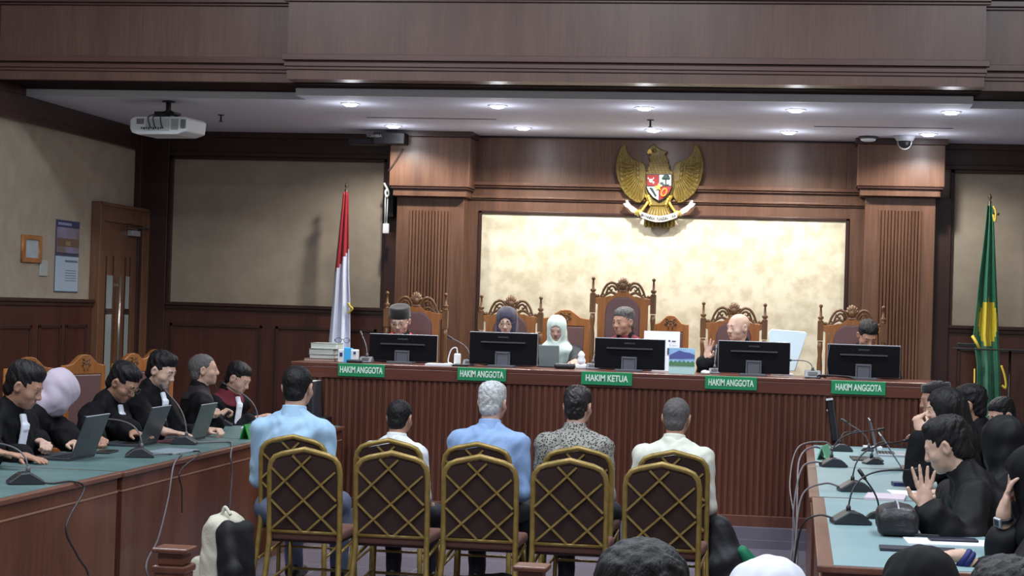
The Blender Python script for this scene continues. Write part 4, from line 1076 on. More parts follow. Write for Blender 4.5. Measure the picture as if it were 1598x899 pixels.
TROU = mat('dark_trousers', (26, 28, 42), .8)

def rotz(a): return np.array([[math.cos(a), -math.sin(a), 0], [math.sin(a), math.cos(a), 0], [0, 0, 1]])
def rotx(a): return np.array([[1, 0, 0], [0, math.cos(a), -math.sin(a)], [0, math.sin(a), math.cos(a)]])
def roty(a): return np.array([[math.cos(a), 0, math.sin(a)], [0, 1, 0], [-math.sin(a), 0, math.cos(a)]])

def head_prims(C, R, s, female=False, wide=1.):
    def g(x, y, z): return C+R @ (np.array([x*wide, y, z])*s)
    def r(*q): return tuple(v*s for v in q)
    P = [ell(g(0, -.012, .03), r(.076*wide, .094, .082), R), ell(g(0, .024, -.02), r(.062*wide, .066, .08), R, .03*s),
         ell(g(0, .032, -.066), r(.053*wide, .05, .04), R, .02*s), ell(g(0, .062, -.09), r(.024, .02, .018), R, .02*s),
         cap(g(-.032, .078, .018), g(.032, .078, .018), .011*s, .011*s, .015*s),
         ell(g(.03, .094, -.002), r(.016, .012, .011), R, .012*s, op='s'), ell(g(-.03, .094, -.002), r(.016, .012, .011), R, .012*s, op='s'),
         ell(g(.03, .078, -.002), r(.013, .011, .011), R, .003), ell(g(-.03, .078, -.002), r(.013, .011, .011), R, .003),
         cap(g(0, .085, .006), g(0, .099, -.03), .0085*s, .0135*s, .012*s), ell(g(.012, .094, -.034), r(.009, .01, .008), R, .006*s), ell(g(-.012, .094, -.034), r(.009, .01, .008), R, .006*s),
         ell(g(.045, .05, -.03), r(.022, .025, .022), R, .02*s), ell(g(-.045, .05, -.03), r(.022, .025, .022), R, .02*s),
         cap(g(-.016, .083, -.0585), g(.016, .083, -.0585), .0065*s, .0065*s, .006*s), cap(g(-.014, .082, -.068), g(.014, .082, -.068), .0075*s, .0075*s, .006*s)]
    for q in (-1, 1):
        P += [ell(g(q*.077, -.008, -.008), r(.010, .021, .032), R @ roty(q*.15) @ rotz(q*.35), .006*s), ell(g(q*.083, -.004, -.006), r(.006, .010, .018), R @ rotz(q*.35), .004, op='s')]
    lips = [ell(g(0, .09, -.063), r(.022, .014, .0095), R)]
    eyes = [ell(g(q*.03, .088, -.003), r(.0105, .010, .0034), R) for q in (-1, 1)]
    brow = [cap(g(q*.016, .09, .0215), g(q*.045, .08, .023), .0042*s, .003*s) for q in (-1, 1)]
    return P, lips, eyes, brow, g
def hand_prims(W, d, nrm, s, mode, side):
    """W wrist, d finger direction, nrm back-of-hand direction, side +1 thumb on +across"""
    d = d/np.linalg.norm(d); nrm = nrm-d*(nrm @ d); nrm = nrm/np.linalg.norm(nrm); ac = np.cross(d, nrm)*side
    R = np.stack([ac, d, nrm], 1)
    P = [ell(W+d*.045*s, (.036*s, .052*s, .016*s), R, .015), cap(W-d*.01, W+d*.03*s, .024*s, .022*s, .015)]
    curl = {'flat': .18, 'relax': .45, 'fist': 1.25, 'open': .06, 'hold': .8}[mode]
    for i, (off, ln, sp) in enumerate(((.026, .92, .10), (.009, 1.0, .03), (-.009, .95, -.04), (-.026, .76, -.12))):
        if mode == 'open': sp *= 2.6
        p = W+(d*.086+ac*off)*s; dd = d+ac*sp; dd /= np.linalg.norm(dd); ang = curl*.5
        for j, l in enumerate((.042, .027, .021)):
            ang += curl*(.0 if j == 0 else 1.) * (.9 if mode == 'fist' else .6)
            if j == 0: ang = curl*(.9 if mode == 'fist' else .5)
            v = dd*math.cos(ang)-nrm*math.sin(ang); q = p+v*l*ln*s
            P.append(cap(p, q, (.0095-.001*j)*s, (.0087-.001*j)*s, .004)); p = q
    p = W+(d*.028+ac*.026)*s; v = d*.62+ac*.72-nrm*(.35 if mode != 'open' else .05); v /= np.linalg.norm(v)
    q = p+v*.04*s; v2 = d*.9+ac*(.25 if mode != 'fist' else -.35)-nrm*.35; v2 /= np.linalg.norm(v2)
    P += [cap(p, q, .0135*s, .011*s, .01), cap(q, q+v2*.032*s, .0105*s, .0085*s, .004)]
    return P
def ik(Sh, W, a, b_, hint):
    D = W-Sh; L = np.linalg.norm(D)
    if L > (a+b_)*.985: W = Sh+D/L*(a+b_)*.985; D = W-Sh; L = np.linalg.norm(D)
    u = D/L; x = (a*a-b_*b_+L*L)/(2*L); h = math.sqrt(max(a*a-x*x, 1e-6))
    n = hint-u*(hint @ u); n /= np.linalg.norm(n)
    return Sh+u*x+n*h, W

def person(label, head, face, lean=0, side=0, hy=0, hp=0, ht=0, LH=None, RH=None, lh='relax', rh='relax', hair='short', hairm=None, sk=(190, 150, 128),
           outfit='robe', top=None, s=.95, female=False, specs=False, elbL=None, elbR=None, group=None, cat='person', lhd=None, rhd=None, lhn=None, rhn=None, shw=1.,
           bottom=None, collar=None, jab=False, legs=True, sleeve='long', seat=None, fwd=0., wide=1., vb=.0062, foot=None, cap_=False, hunch=0.):
    """head: world position of the head centre; face: heading in degrees (0 = towards +Y, 90 = towards -X)"""
    fr = math.radians(face); Rz = rotz(fr)
    # spine in the local frame
    ln, sd = math.radians(lean), math.radians(side)
    sp1 = roty(sd) @ rotx(-ln*.8) @ np.array([0, 0, 1.]); sp2 = roty(sd) @ rotx(-(ln*1.25+math.radians(hunch))) @ np.array([0, 0, 1.])
    pel = np.zeros(3); wa = pel+sp1*.20*s; ch = wa+sp1*.12*s; nb = ch+sp2*.185*s
    Rc = roty(sd) @ rotx(-(ln*1.1+math.radians(hunch)*.6))
    Rh = roty(sd*.5) @ rotz(math.radians(hy)) @ rotx(-math.radians(hp)) @ roty(math.radians(ht))
    nd = roty(sd) @ rotx(-(ln*.9+math.radians(hunch+8+hp*.35))) @ np.array([0, 0, 1.])
    hc = nb+nd*.078*s+Rh @ np.array([0, .022, .072])*s+np.array([0, fwd, 0])
    off = Rz @ hc
    hw_ = np.array(head, float)
    root = np.array([hw_[0]-off[0], hw_[1]-off[1], 0.]); pz_ = hw_[2]-off[2]           # pelvis height above the ground level
    base = seat if seat is not None else 0.
    root[2] = base; lift = np.array([0, 0, pz_-base])
    pel, wa, ch, nb, hc = (v+lift for v in (pel, wa, ch, nb, hc))
    t = empty('person', tuple(root), fr, label, cat, group)
    def loc(W): return Rz.T @ (np.array(W, float)-root)
    sw = .178*s*shw
    ax = Rc @ np.array([1., 0, 0])
    shL, shR = nb-Rc[:, 2]*.088*s-ax*sw, nb-Rc[:, 2]*.088*s+ax*sw
    trap = [cap(nb+Rc[:, 2]*.005*s, nb-Rc[:, 2]*.062*s+ax*q*sw*.78, .036*s, .034*s, .03) for q in (-1, 1)]
    W_ = {}
    for nm_, sh, tgt, hint, q in (('L', shL, LH, elbL, -1), ('R', shR, RH, elbR, 1)):
        tg = loc(tgt) if tgt is not None else pel+np.array([q*.13, .30, .08])*s
        hn = np.array(hint, float) if hint is not None else np.array([q*.22, -.35, -.8])
        el, wr = ik(sh, tg, .275*s, .245*s, hn); W_[nm_] = (sh, el, wr)
    hipL, hipR = pel+np.array([-.09, .0, .0])*s, pel+np.array([.09, .0, 0])*s
    thl = .41*s
    kn = {}
    for nm_, hp_, q in (('L', hipL, -1), ('R', hipR, 1)):
        k_2 = hp_+np.array([q*.05, thl, -.0])
        an = np.array([k_2[0], k_2[1]+(.04 if foot is None else foot), .085]); kn[nm_] = (hp_, k_2, an)
    R3 = Rc
    P, lips, eyes, brow, g = head_prims(hc, Rh, s, female, wide)
    P += [cap(nb-Rc[:, 2]*.03*s, hc+Rh @ np.array([0, -.022, -.055])*s, .056*s, .051*s, .03)]
    tor = [ell(pel+np.array([0, .0, .0])*s, (.15*s, .11*s, .10*s), None, .05), ell(wa, (.13*s, .095*s, .11*s), R3, .06), ell(ch+Rc[:, 2]*.02*s, (.148*s*shw, .1*s, .15*s), R3, .06),
           cap(shL, shR, .046*s, .046*s, .05), cap(nb-Rc[:, 2]*.02*s, nb-Rc[:, 2]*.05*s, .048*s, .062*s, .05)]+trap
    P += tor
    for nm_, q in (('L', -1), ('R', 1)):
        sh, el, wr = W_[nm_]
        P += [cap(sh, el, .05*s, .038*s, .03), cap(el, wr, .039*s, .026*s, .02)]
        d = (wr-el)/np.linalg.norm(wr-el)
        hd = lhd if nm_ == 'L' else rhd; hn_ = lhn if nm_ == 'L' else rhn
        dd = Rz.T @ np.array(hd, float) if hd is not None else (d+np.array([0, .3, 0]) if (lh if nm_ == 'L' else rh) != 'flat' else np.array([-q*.25, .95, -.06]))
        nn = Rz.T @ np.array(hn_, float) if hn_ is not None else np.array([0, .2, 1.])
        P += hand_prims(wr, dd, nn, s, lh if nm_ == 'L' else rh, -q)
    if legs:
        for nm_ in 'LR':
            hp_, k_2, an = kn[nm_]
            P += [cap(hp_, k_2, .075*s, .055*s, .04), cap(k_2, an, .05*s, .036*s, .03), cap(an+np.array([0, -.02, -.04]), an+np.array([0, .13, -.055]), .034*s, .026*s, .02)]
    sdf_mesh('body', P, vb, skin(sk), t, mats=[(LIP, lips), (EYEW, eyes), (hairm or HAIRK, brow)])
    # ---- hair or headwear
    hm = hairm or HAIRK
    def r(*q): return tuple(v*s for v in q)
    def rw(a, b_, c): return (a*s*wide, b_*s, c*s)
    if hair in ('short', 'thick', 'crop', 'receding'):
        up = {'short': .008, 'thick': .016, 'crop': .002, 'receding': .004}[hair]
        # close-cut sides and back, hairline running from the brow over the ear to the nape
        H = [ell(g(0, -.0145, .031), rw(.0795, .098, .0865), Rh), ell(g(0, -.05, -.035), rw(.060, .053, .056), Rh, .02),
             rbox(g(0, .165, .0), r(.14, .115, .062), Rh, .006, .02, op='s'), rbox(g(0, .085, -.09), r(.14, .078, .09), Rh, .006, .02, op='s'), rbox(g(0, 0, -.184), r(.2, .2, .1), Rh, .006, .01, op='s')]
        for q in (-1, 1): H += [ell(g(q*.085, -.004, -.01), r(.03, .026, .034), Rh, .006, op='s')]
        # fuller top
        if hair != 'crop': H += [ell(g(0, -.014, .070), rw(.0765+up*.25, .0915+up*.35, .049+up), Rh, .012)]
        if hair == 'thick': H += [ell(g(.0, .034, .096), rw(.054, .044, .032), Rh, .015), ell(g(-.022, .048, .092), rw(.034, .03, .024), Rh, .012)]
        nz = [(.0028 if hair != 'crop' else .0012, 150, 130, 90, 1.), (.0016, 330, 300, 160, 2.)] if hair != 'thick' else [(.0028, 110, 140, 50, 1.), (.0018, 300, 260, 90, 2.)]
        sdf_mesh('hair', H, .005, hm, t, noise=nz)
    elif hair == 'bald':
        pass
    elif hair == 'long':
        H = [ell(g(0, -.018, .034), rw(.092, .112, .098), Rh), cap(g(0, -.05, .0), g(0, -.09, -.18), .092*s, .1*s, .04), cap(g(0, -.09, -.18), g(0, -.1, -.36), .1*s, .08*s, .04), ell(g(.055, .01, -.05), r(.03, .045, .1), Rh, .02), ell(g(-.055, .01, -.05), r(.03, .045, .1), Rh, .02),
             ell(g(0, .085, -.035), rw(.06, .075, .1), Rh, .01, op='s')]
        sdf_mesh('hair', H, .006, hm, t, noise=[(.003, 130, 120, 12, 1.), (.002, 260, 240, 20, 2.)])
    if hair in ('hijab', 'hood'):
        H = [ell(g(0, -.014, .03), rw(.094, .112, .102), Rh), ell(g(0, .045, .03), rw(.074, .075, .080), Rh, .03), ell(g(0, .045, -.06), rw(.07, .07, .085), Rh, .03), ell(g(0, -.012, .0), rw(.092, .112, .09), Rh, .03), cap(g(0, -.01, -.07), nb+Rc[:, 2]*.03*s, .088*s, .092*s, .03), ell(g(0, .15, -.02), rw(.055, .075, .09), Rh, .008, op='s')] if hair == 'hood' else [ell(g(0, -.012, .03), rw(.094, .112, .102), Rh), ell(g(0, .0, -.05), rw(.088, .1, .1), Rh, .03), cap(g(0, -.02, -.08), nb-Rc[:, 2]*.03*s, .085*s, .11*s, .04),
             ell(nb-Rc[:, 2]*.06*s+Rc[:, 1]*.03*s, (.17*s, .125*s, .075*s), R3, .05), ell(nb-Rc[:, 2]*.12*s+Rc[:, 1]*.07*s, (.13*s, .07*s, .12*s), R3, .04),
             ell(g(0, .105, -.025), rw(.056, .075, .078), Rh, .012, op='s')]
        sdf_mesh('headscarf', H, .006, hm, t, noise=[(.003, 42, 48, 9, .6), (.002, 90, 84, 14, 2.)] if hair == 'hijab' else [(.0022, 34, 60, 26, .9), (.0018, 90, 50, 40, 2.)])
    if cap_:
        hf = 1. if cap_ == 'peci' else .55
        m = MB(); n = 28; prof = [(.086, .098, .038), (.088, .1, .04), (.084, .098, .118), (.078, .092, .127), (.05, .06, .124), (.001, .001, .121)]
        vs = [tuple(g(a*math.cos(2*PI*i/n), -.012+b_*math.sin(2*PI*i/n), .045+(z-.045)*hf+(0 if hf == 1 else .02))) for a, b_, z in prof for i in range(n)]
        m.add(vs, [(j*n+i, j*n+(i+1) % n, (j+1)*n+(i+1) % n, (j+1)*n+i) for j in range(len(prof)-1) for i in range(n)], True)
        m.build('black_cap', mat('black_velvet', (16, 16, 20), .85, sheen=.3), t)
    if specs:
        m = MB()
        for q in (-1, 1): m.tube([tuple(g(q*.033+.025*math.cos(a), .104, .002+.018*math.sin(a))) for a in [2*PI*i/16 for i in range(16)]], .0019*s, 6, closed=True); m.tube([tuple(g(q*.058, .102, .006)), tuple(g(q*.083, .04, .006)), tuple(g(q*.085, -.005, .0))], .002*s, 6)
        m.tube([tuple(g(-.009, .104, .006)), tuple(g(.009, .104, .006))], .0019*s, 6)
        m.build('spectacles', mat('spectacle_metal', (120, 112, 104), .3, metal=.8), t)
    # ---- clothes
    cm = top or ROBE
    big = outfit == 'robe'
    e = .022 if big else .014
    C_ = [ell(pel+np.array([0, .01, .03])*s, ((.16 if big else .14)*s+e, (.12 if big else .10)*s+e, .10*s if big else .08*s), None, .05), ell(wa, (.135*s+e*1.2, .1*s+e*1.2, .12*s), R3, .06), ell(ch+Rc[:, 2]*.02*s, (.15*s*shw+e, .102*s+e, .155*s), R3, .06),
          cap(shL, shR, .045*s+e*.7, .045*s+e*.7, .05), cap(nb-Rc[:, 2]*.015*s, nb-Rc[:, 2]*.05*s, .056*s+e*.7, .07*s+e, .05)]+[dict(q, ra=q['ra']+e*.7, rb=q['rb']+e*.7) for q in trap]
    for nm_ in 'LR':
        sh, el, wr = W_[nm_]; d = (wr-el)/np.linalg.norm(wr-el); le = np.linalg.norm(wr-el)
        if big:
            cu_ = wr-d*(.045 if sleeve == 'long' else .12)*s
            C_ += [cap(sh, el, .056*s+e, .058*s+e, .03), cap(el, cu_, .056*s+e, .062*s+e*.6, .03), cap((el+cu_)/2+np.array([0, 0, -.02]), cu_+np.array([0, 0, -.022]), .05*s, .06*s, .03)]
        elif sleeve == 'long':
            C_ += [cap(sh, el, .052*s+e, .042*s+e, .03), cap(el, wr-d*.02*s, .042*s+e, .032*s+e*.6, .02)]
        else:
            C_ += [cap(sh, sh+(el-sh)*.9, .054*s+e, .05*s+e, .03)]
    if big and legs:
        for nm_ in 'LR':
            hp_, k_2, an = kn[nm_]
            C_ += [cap(hp_, k_2, .1*s, .08*s, .06), cap(k_2+np.array([0, -.0, 0]), k_2+np.array([0, .01, -.2]), .075*s, .07*s, .04)]
    if big: C_ += [cap(nb-Rc[:, 2]*.03*s, nb+nd*.022*s, .078*s, .068*s, .03)]
    # cut the neck opening so skin shows
    C_ += [cap(nb+Rc[:, 2]*.04*s+Rc[:, 1]*.012*s, hc+Rh @ np.array([0, -.0, -.06])*s, .047*s, .056*s, .006, op='s')]
    nz = [(.007, 24, 30, 22, .3+sw), (.0045, 52, 60, 30, 1.7+head[0])] if big else [(.005, 30, 34, 26, .9+head[0]), (.003, 70, 64, 36, 1.1)]
    sdf_mesh('robe' if big else 'shirt', C_, .0075, cm, t, noise=nz)
    # collar ring
    colm = collar or (cm if not big else None)
    cr_ = []
    nn = nb-Rc[:, 2]*.005*s
    if colm is not None:
        if big:      # broad coloured yoke over the shoulders
            Cy = [dict(p) for p in C_[:7]]
            for p in Cy:
                if p['t'] == 'ell': p['r'] = tuple(v+.006 for v in p['r'])
                else: p['ra'] += .006; p['rb'] += .006
            Cy += [C_[-1], ell(nb-Rc[:, 2]*.02*s, (.16*s, .15*s, .085*s), R3, .001, op='i')]
            sdf_mesh('coloured_yoke', Cy, .006, colm, t)
        else:
            R1 = [cap(nn-Rc[:, 2]*.02*s, nn+nd*.032*s, .073*s, .0665*s, .01), cap(nn-Rc[:, 2]*.06*s, nn+nd*.08*s, .058*s, .056*s, .004, op='s'), rbox(nn+nd*.105*s, (.12*s, .12*s, .05*s), R3, .004, .004, op='s'), rbox(nn+np.array([0, .08, .05])*s, (.022*s, .05*s, .06*s), R3 @ rotx(.5), .006, .01, op='s')]
            sdf_mesh('collar', R1, .005, colm, t)
    if jab:
        front = ch+Rc[:, 1]*(.102*s+e+.004)+Rc[:, 2]*.07*s
        J = [rbox(front+Rc[:, 1]*.004+Rc[:, 2]*(-.06)*s, (.032*s, .009, .13*s), R3 @ rotx(.05), .005, .007), rbox(front-Rc[:, 1]*.016+Rc[:, 2]*(.075)*s, (.024*s, .012, .045*s), R3 @ rotx(.45), .015, .008)]
        sdf_mesh('jabot', J, .005, JAB, t, noise=[(.002, 160, 20, 10, .4)])
    if legs and not big:
        T_ = [ell(pel, (.178*s, .14*s, .115*s), None, .05)]
        for nm_ in 'LR':
            hp_, k_2, an = kn[nm_]; T_ += [cap(hp_, k_2, .088*s, .066*s, .04), cap(k_2, an+np.array([0, 0, .0]), .062*s, .05*s, .03)]
        sdf_mesh('trousers', T_, .0085, bottom or TROU, t, noise=[(.003, 40, 36, 30, .4)])
    if legs:
        for nm_ in 'LR':
            an = kn[nm_][2]
            S_ = [cap(an+np.array([0, -.03, -.042]), an+np.array([0, .15, -.05]), .043, .035, .02), cap(an+np.array([0, -.02, 0]), an+np.array([0, 0, -.04]), .042, .04, .02), rbox(an+np.array([0, .05, -.125]), (.1, .3, .0405), None, .004, .002, op='s')]
            sdf_mesh('shoe', S_, .008, SHOE, t)
    return t, dict(hc=hc, g=g, Rh=Rh, root=root, Rz=Rz, W=W_)
def pw(px, py, **k):
    v = at(px, py, **k); return (v.x, v.y, v.z)
# ------------------------------------------------------------------ gold banquet chairs
def banquet():
    t = empty('banquet_chair', (0, 0, 0), 0, 'x', 'chair', 'gold banquet chairs in two rows')
    hw, zb, zt = .192, .47, .92
    # rear frame: one bent tube, arched top
    R_ = .05; pts = []
    pts += [(-hw-.03, -.10, .0), (-hw-.008, -.03, .25), (-hw, 0, .42), (-hw, -.005, .55), (-hw, -.03, zt-.12)]
    pts += [(-hw+.008, -.036, zt-.075), (-hw+.03, -.04, zt-.045), (-hw+.07, -.042, zt-.028), (0, -.044, zt), (hw-.07, -.042, zt-.028), (hw-.03, -.04, zt-.045), (hw-.008, -.036, zt-.075)]
    pts += [(hw, -.03, zt-.12), (hw, -.005, .55), (hw, 0, .42), (hw+.008, -.03, .25), (hw+.03, -.10, 0)]
    m = MB(); m.tube(pts, .0155, 10); m.tube([(-hw, -.003, .475), (hw, -.003, .475)], .010, 8)
    m.build('back_frame', GOLDM, t)
    def P(u, v):                       # u in -.5...5 , v 0 top .. 1 bottom on the back plane
        z = (zt-.035)-(zt-.035-.485)*v; y = -.04+.034*min(1, max(0, (zt-.1-z)/.35)); return Vector((u*2*(hw-.012), y-.019, z))
    out = [(-.5, 1), (-.5, .12), (-.42, .04), (0, -.04), (.42, .04), (.5, .12), (.5, 1)]
    fr = [P(u, v) for u, v in out]; m = MB(); n = len(fr)
    m.add([p+Vector((0, .016, 0)) for p in fr]+[p+Vector((0, .05, 0)) for p in fr], [tuple(range(n)), tuple(reversed(range(n, 2*n)))]+[(k, (k+1) % n, n+(k+1) % n, n+k) for k in range(n)])
    m.build('back_pad', BROWNF, t, .006)
    m = MB()
    for a, b_ in (((-.18, .0), (.5, .58)), ((-.5, .17), (.5, 1.)), ((-.5, .6), (-.02, 1.)), ((.10, .0), (-.5, .53)), ((.47, .2), (-.47, .98)), ((.5, .63), (.06, 1.))):
        p, q = P(*a), P(*b_); d = (q-p); m.box((p+q)/2, (d.length, .008, .011), Matrix(((d.normalized().x, 0, -d.normalized().z), (0, 1, 0), (d.normalized().z, 0, d.normalized().x))))
    m.build('lattice', GOLDM, t)
    MB().box((0, .22, .455), (.40, .42, .055)).build('seat', SEATF, t, .02, seg=3)
    MB().box((0, .22, .425), (.37, .38, .02)).build('seat_board', BROWNF, t, .003)
    for s in (-1, 1):
        MB().tube([(s*.178, .40, .43), (s*.185, .42, .2), (s*.19, .44, 0)], .013, 8).build('leg', GOLDM, t)
        MB().tube([(s*(hw-.002), -.01, .36), (s*.186, .40, .41)], .010, 8).tube([(s*(hw-.0), -.04, .2), (s*.183, .41, .24)], .008, 8).build('side_stretcher', GOLDM, t)
    MB().tube([(-.18, .415, .22), (.18, .415, .22)], .008, 8).build('front_stretcher', GOLDM, t)
    return t
proto = banquet()
FRONT = [(476, 701, 0.), (612, 707, .0), (750, 711, .0), (890, 718, .0), (1035, 722, -.06)]
REAR = [(458, 681, .02), (607, 686, 0.), (745, 694, .0), (903, 696, -.03), (1052, 705, -.02)]
who = ['the man in pale blue', 'the small man in white', 'the silver-haired man', 'the man in patterned batik', 'the last man in white']
first = True; FC = []; RC = []
for k in range(5):
    for row, L_, yy in ((0, FRONT, 9.83), (1, REAR, 10.74)):
        px, py, rz = L_[k]
        o = proto if first else copy_tree(proto); first = False
        x = at(px, py, Y=yy-.04).x
        o.location = (x, yy, 0); o.rotation_euler = (0, 0, rz); (RC if row else FC).append((x, yy))
        o['label'] = ('empty gold lattice-backed banquet chair behind ' if row == 0 else 'gold lattice-backed chair carrying ')+who[k]
        o['group'] = 'gold banquet chairs in two rows'
# ------------------------------------------------------------------ side tables
def side_table(name, x0, x1, y0, y1, label, inlay, rz=0., seams=(), face=-1, group=None, border=.03, wood_e=None):
    TZ = .78
    cx, cy = (x0+x1)/2, (y0+y1)/2
    t = empty(name, (cx, cy, 0), rz, label, 'table', group)
    a, b_ = (x1-x0)/2, (y1-y0)/2
    MB().bx(-a, a, -b_, b_, TZ-.03, TZ-.002).build('table_top', wood_e or W_TABLEH, t, .006)
    MB().bx(-a+border, a-border, -b_+.012, b_-.012, TZ-.004, TZ).build('leather_inlay', inlay, t)
    MB().bx(-a+.02, a-.02, -b_+.02, b_-.02, TZ-.10, TZ-.03).build('apron', W_TABLE, t, .003)
    MB().bx(-a+.016, a-.016, -b_+.016, b_-.016, TZ-.108, TZ-.1).build('inlay_line', mat('pale_groove', (150, 112, 92), .5), t)
    n = max(1, round((2*b_)/.95))
    for k in range(n):
        p, q = -b_+.02+(2*b_-.04)*k/n+.002, -b_+.02+(2*b_-.04)*(k+1)/n-.002
        MB().bx(*(sorted((face*(-a+.02)*-1, face*(-a+.045)*-1))), p, q, .0, TZ-.108).build('front_panel', W_TABLE, t, .002)
    for y in (-b_+.02, b_-.045): MB().bx(-a+.045, a-.045, y, y+.025, 0, TZ-.108).build('end_panel', W_TABLE, t, .002)
    return t
GL, GR_ = 'prosecution side tables', 'defence side tables'
side_table('side_table', -4.30, -3.50, 6.6, 9.56, 'nearest dark-topped side table, under the big microphone at the left frame edge', GREENT, 0, face=1, group=GL)
side_table('side_table', -4.30, -3.49, 9.57, 12.2, 'middle side table carrying the three open dark laptops', GREENT, 0, face=1, group=GL)
side_table('side_table', -4.22, -3.38, 12.22, 13.93, 'farthest side table with the green tent sign and white papers', GREENT, -.03, face=1, group=GL)
side_table('defence_table', .095, .88, 7.16, 9.86, 'nearest pale-topped side table carrying the black zipped pouch', GREENL, 0, face=-1, group=GR_, border=.062)
side_table('defence_table', .08, .87, 9.88, 11.9, 'middle pale-topped side table with microphones and open laptops', GREENL, 0, face=-1, group=GR_, border=.055)
side_table('defence_table', .08, .87, 11.92, 13.9, 'farthest pale-topped side table with the edge-on monitor', GREENL, 0, face=-1, group=GR_, border=.055)
TZ = .78
# ------------------------------------------------------------------ microphones on the tables
def tmic(px, py, tx, ty, label, rz, group, base=GREYP, stalk=CABLE, dY=0., sc=1.):
    a = at(px, py, Z=TZ+.01); b_ = at(tx, ty, Y=a.y+dY)
    return microphone((a.x, a.y, TZ), rz, (b_.x-a.x, dY, b_.z-TZ), label, group, base, stalk, sc), a
GM, GN = 'gooseneck microphones on the prosecution tables', 'gooseneck microphones on the defence tables'
DKB = mat('charcoal_plastic', (44, 46, 52), .35)
_, a1 = tmic(40, 752, -22, 688, 'largest grey microphone at the near end of the side table, cable running off the edge', math.radians(120), GM, DKB, CABLE, .1, 1.0)
_, a2 = tmic(218, 711, 141, 652, 'grey microphone arching towards the man in spectacles', math.radians(110), GM, DKB, CABLE, .15, .95)
_, a3 = tmic(288, 691, 256, 607, 'grey microphone rising to the chin of the man with bent dark head', math.radians(100), GM, DKB, CABLE, .15, .95)
_, a4 = tmic(347, 662, 334, 597, 'dark microphone before the man turning his grey-cropped head', math.radians(100), GM, DKB, BLACKP, .05, .9)
_, a5 = tmic(400, 664, 352, 600, 'microphone slanting over the white papers beside the green tent sign', math.radians(100), GM, DKB, CABLE, .05, .8)
_, b1 = tmic(1327, 814, 1429, 733, 'nearest dark microphone on the defence table, long black stalk over the pouch', math.radians(-80), GN, DKB, CABLEK, .35)
_, b2 = tmic(1333, 764, 1411, 688, 'grey microphone behind the nearest one on the defence table', math.radians(-80), GN, DKB, CABLEK, .3)
_, b3 = tmic(1300, 726, 1371, 671, 'dark microphone near the table edge by the small green tent sign', math.radians(-80), GN, DKB, CABLEK, .2, .95)
_, b4 = tmic(1313, 702, 1334, 674, 'low rounded grey microphone beside the edge-on monitor', math.radians(-90), GN, DKB, CABLEK, .2, .9)
_, b5 = tmic(1354, 702, 1322, 660, 'microphone with pale straight stalk leaning towards the bench', math.radians(60), GN, DKGREY, CABLE, .0, .45)
_, b6 = tmic(1368, 806, 1349, 746, 'short upright black microphone beside the black pouch', math.radians(90), GN, BLACKP, BLACKP, .0, .55)
_, b7 = tmic(1362, 722, 1438, 708, 'flat dark microphone lying low between the open laptops', math.radians(-70), GN, DKGREY, CABLEK, .25, .7)
# ------------------------------------------------------------------ laptops
def laptop(x, y, rz, w_, d_, open_, label, group=None, lid=DKGREY, deck=None, logo=None):
    """hinge line at the origin, deck towards local -Y, lid rising and leaning by open_ degrees past vertical to +Y"""
    t = empty('laptop', (x, y, TZ), rz, label, 'laptop', group)
    MB().bx(-w_/2, w_/2, -d_, 0, .0, .016).build('keyboard_base', deck or DKGREY, t, .003)
    m = MB()
    for i in range(5):
        for j in range(12): m.bx(-w_*.43+j*w_*.073, -w_*.43+j*w_*.073+w_*.062, -d_*.9+.09+i*.022, -d_*.9+.09+i*.022+.018, .016, .018)
    m.build('keys', BLACKP, t)
    an = math.radians(open_); R = Matrix.Rotation(-an, 3, 'X')
    l = MB().box(R @ Vector((0, 0, d_/2+.004))+Vector((0, 0, .012)), (w_, .007, d_), R).build('lid', lid, t, .003)
    MB().box(R @ Vector((0, -.0045, d_/2+.004))+Vector((0, 0, .012)), (w_-.02, .001, d_-.03), R).build('screen', mat('laptop_screen', (120, 140, 170), .3, emis=(150, 175, 210), estr=.7), l)
    MB().box(R @ Vector((0, 0, d_+.004))+Vector((0, 0, .012)), (w_, .008, .003), R).build('lid_rim', SILVER, l)
    if logo: MB().lathe((0, 0, 0), [(.001, 0), (.012, 0)], 12, 'Y').build('badge', SILVER, l, loc=tuple(R @ Vector((0, .0045, d_*.5))+Vector((0, 0, .012))), rot=(-an, 0, 0))
    return t
GLp, GRp = 'open laptops on the prosecution tables', 'open laptops on the defence tables'
LIDG = mat('laptop_lid_slate', (58, 64, 72), .4)
# deck points to -X (rz so that local -Y -> -X): rz = -90deg
laptop(-3.975, 10.2, -PI/2, .36, .25, 20, 'open slate laptop before the woman in the lilac headscarf', GLp, LIDG, logo=1)
h = at(226, 696, Z=TZ); laptop(h.x, h.y+.05, -PI/2, .35, .245, 20, 'open slate laptop before the man in spectacles', GLp, LIDG)
h = at(307, 687, Z=TZ); laptop(h.x, h.y+.02, -PI/2, .33, .235, 18, 'open slate laptop before the man with bare forearms', GLp, mat('laptop_lid_green_grey', (76, 86, 88), .4))
h = at(1408, 735, Z=TZ); laptop(h.x, h.y+.1, PI/2, .34, .24, 34, 'open laptop edge-on before the man holding up his hand', GRp, mat('laptop_rim_grey', (92, 92, 98), .35), mat('reddish_deck', (120, 70, 66), .4))
h = at(1369, 711, Z=TZ); laptop(h.x, h.y+.1, PI/2, .33, .23, 14, 'open laptop edge-on before the woman with long black hair', GRp, mat('laptop_rim_grey', (92, 92, 98)), SILVER)
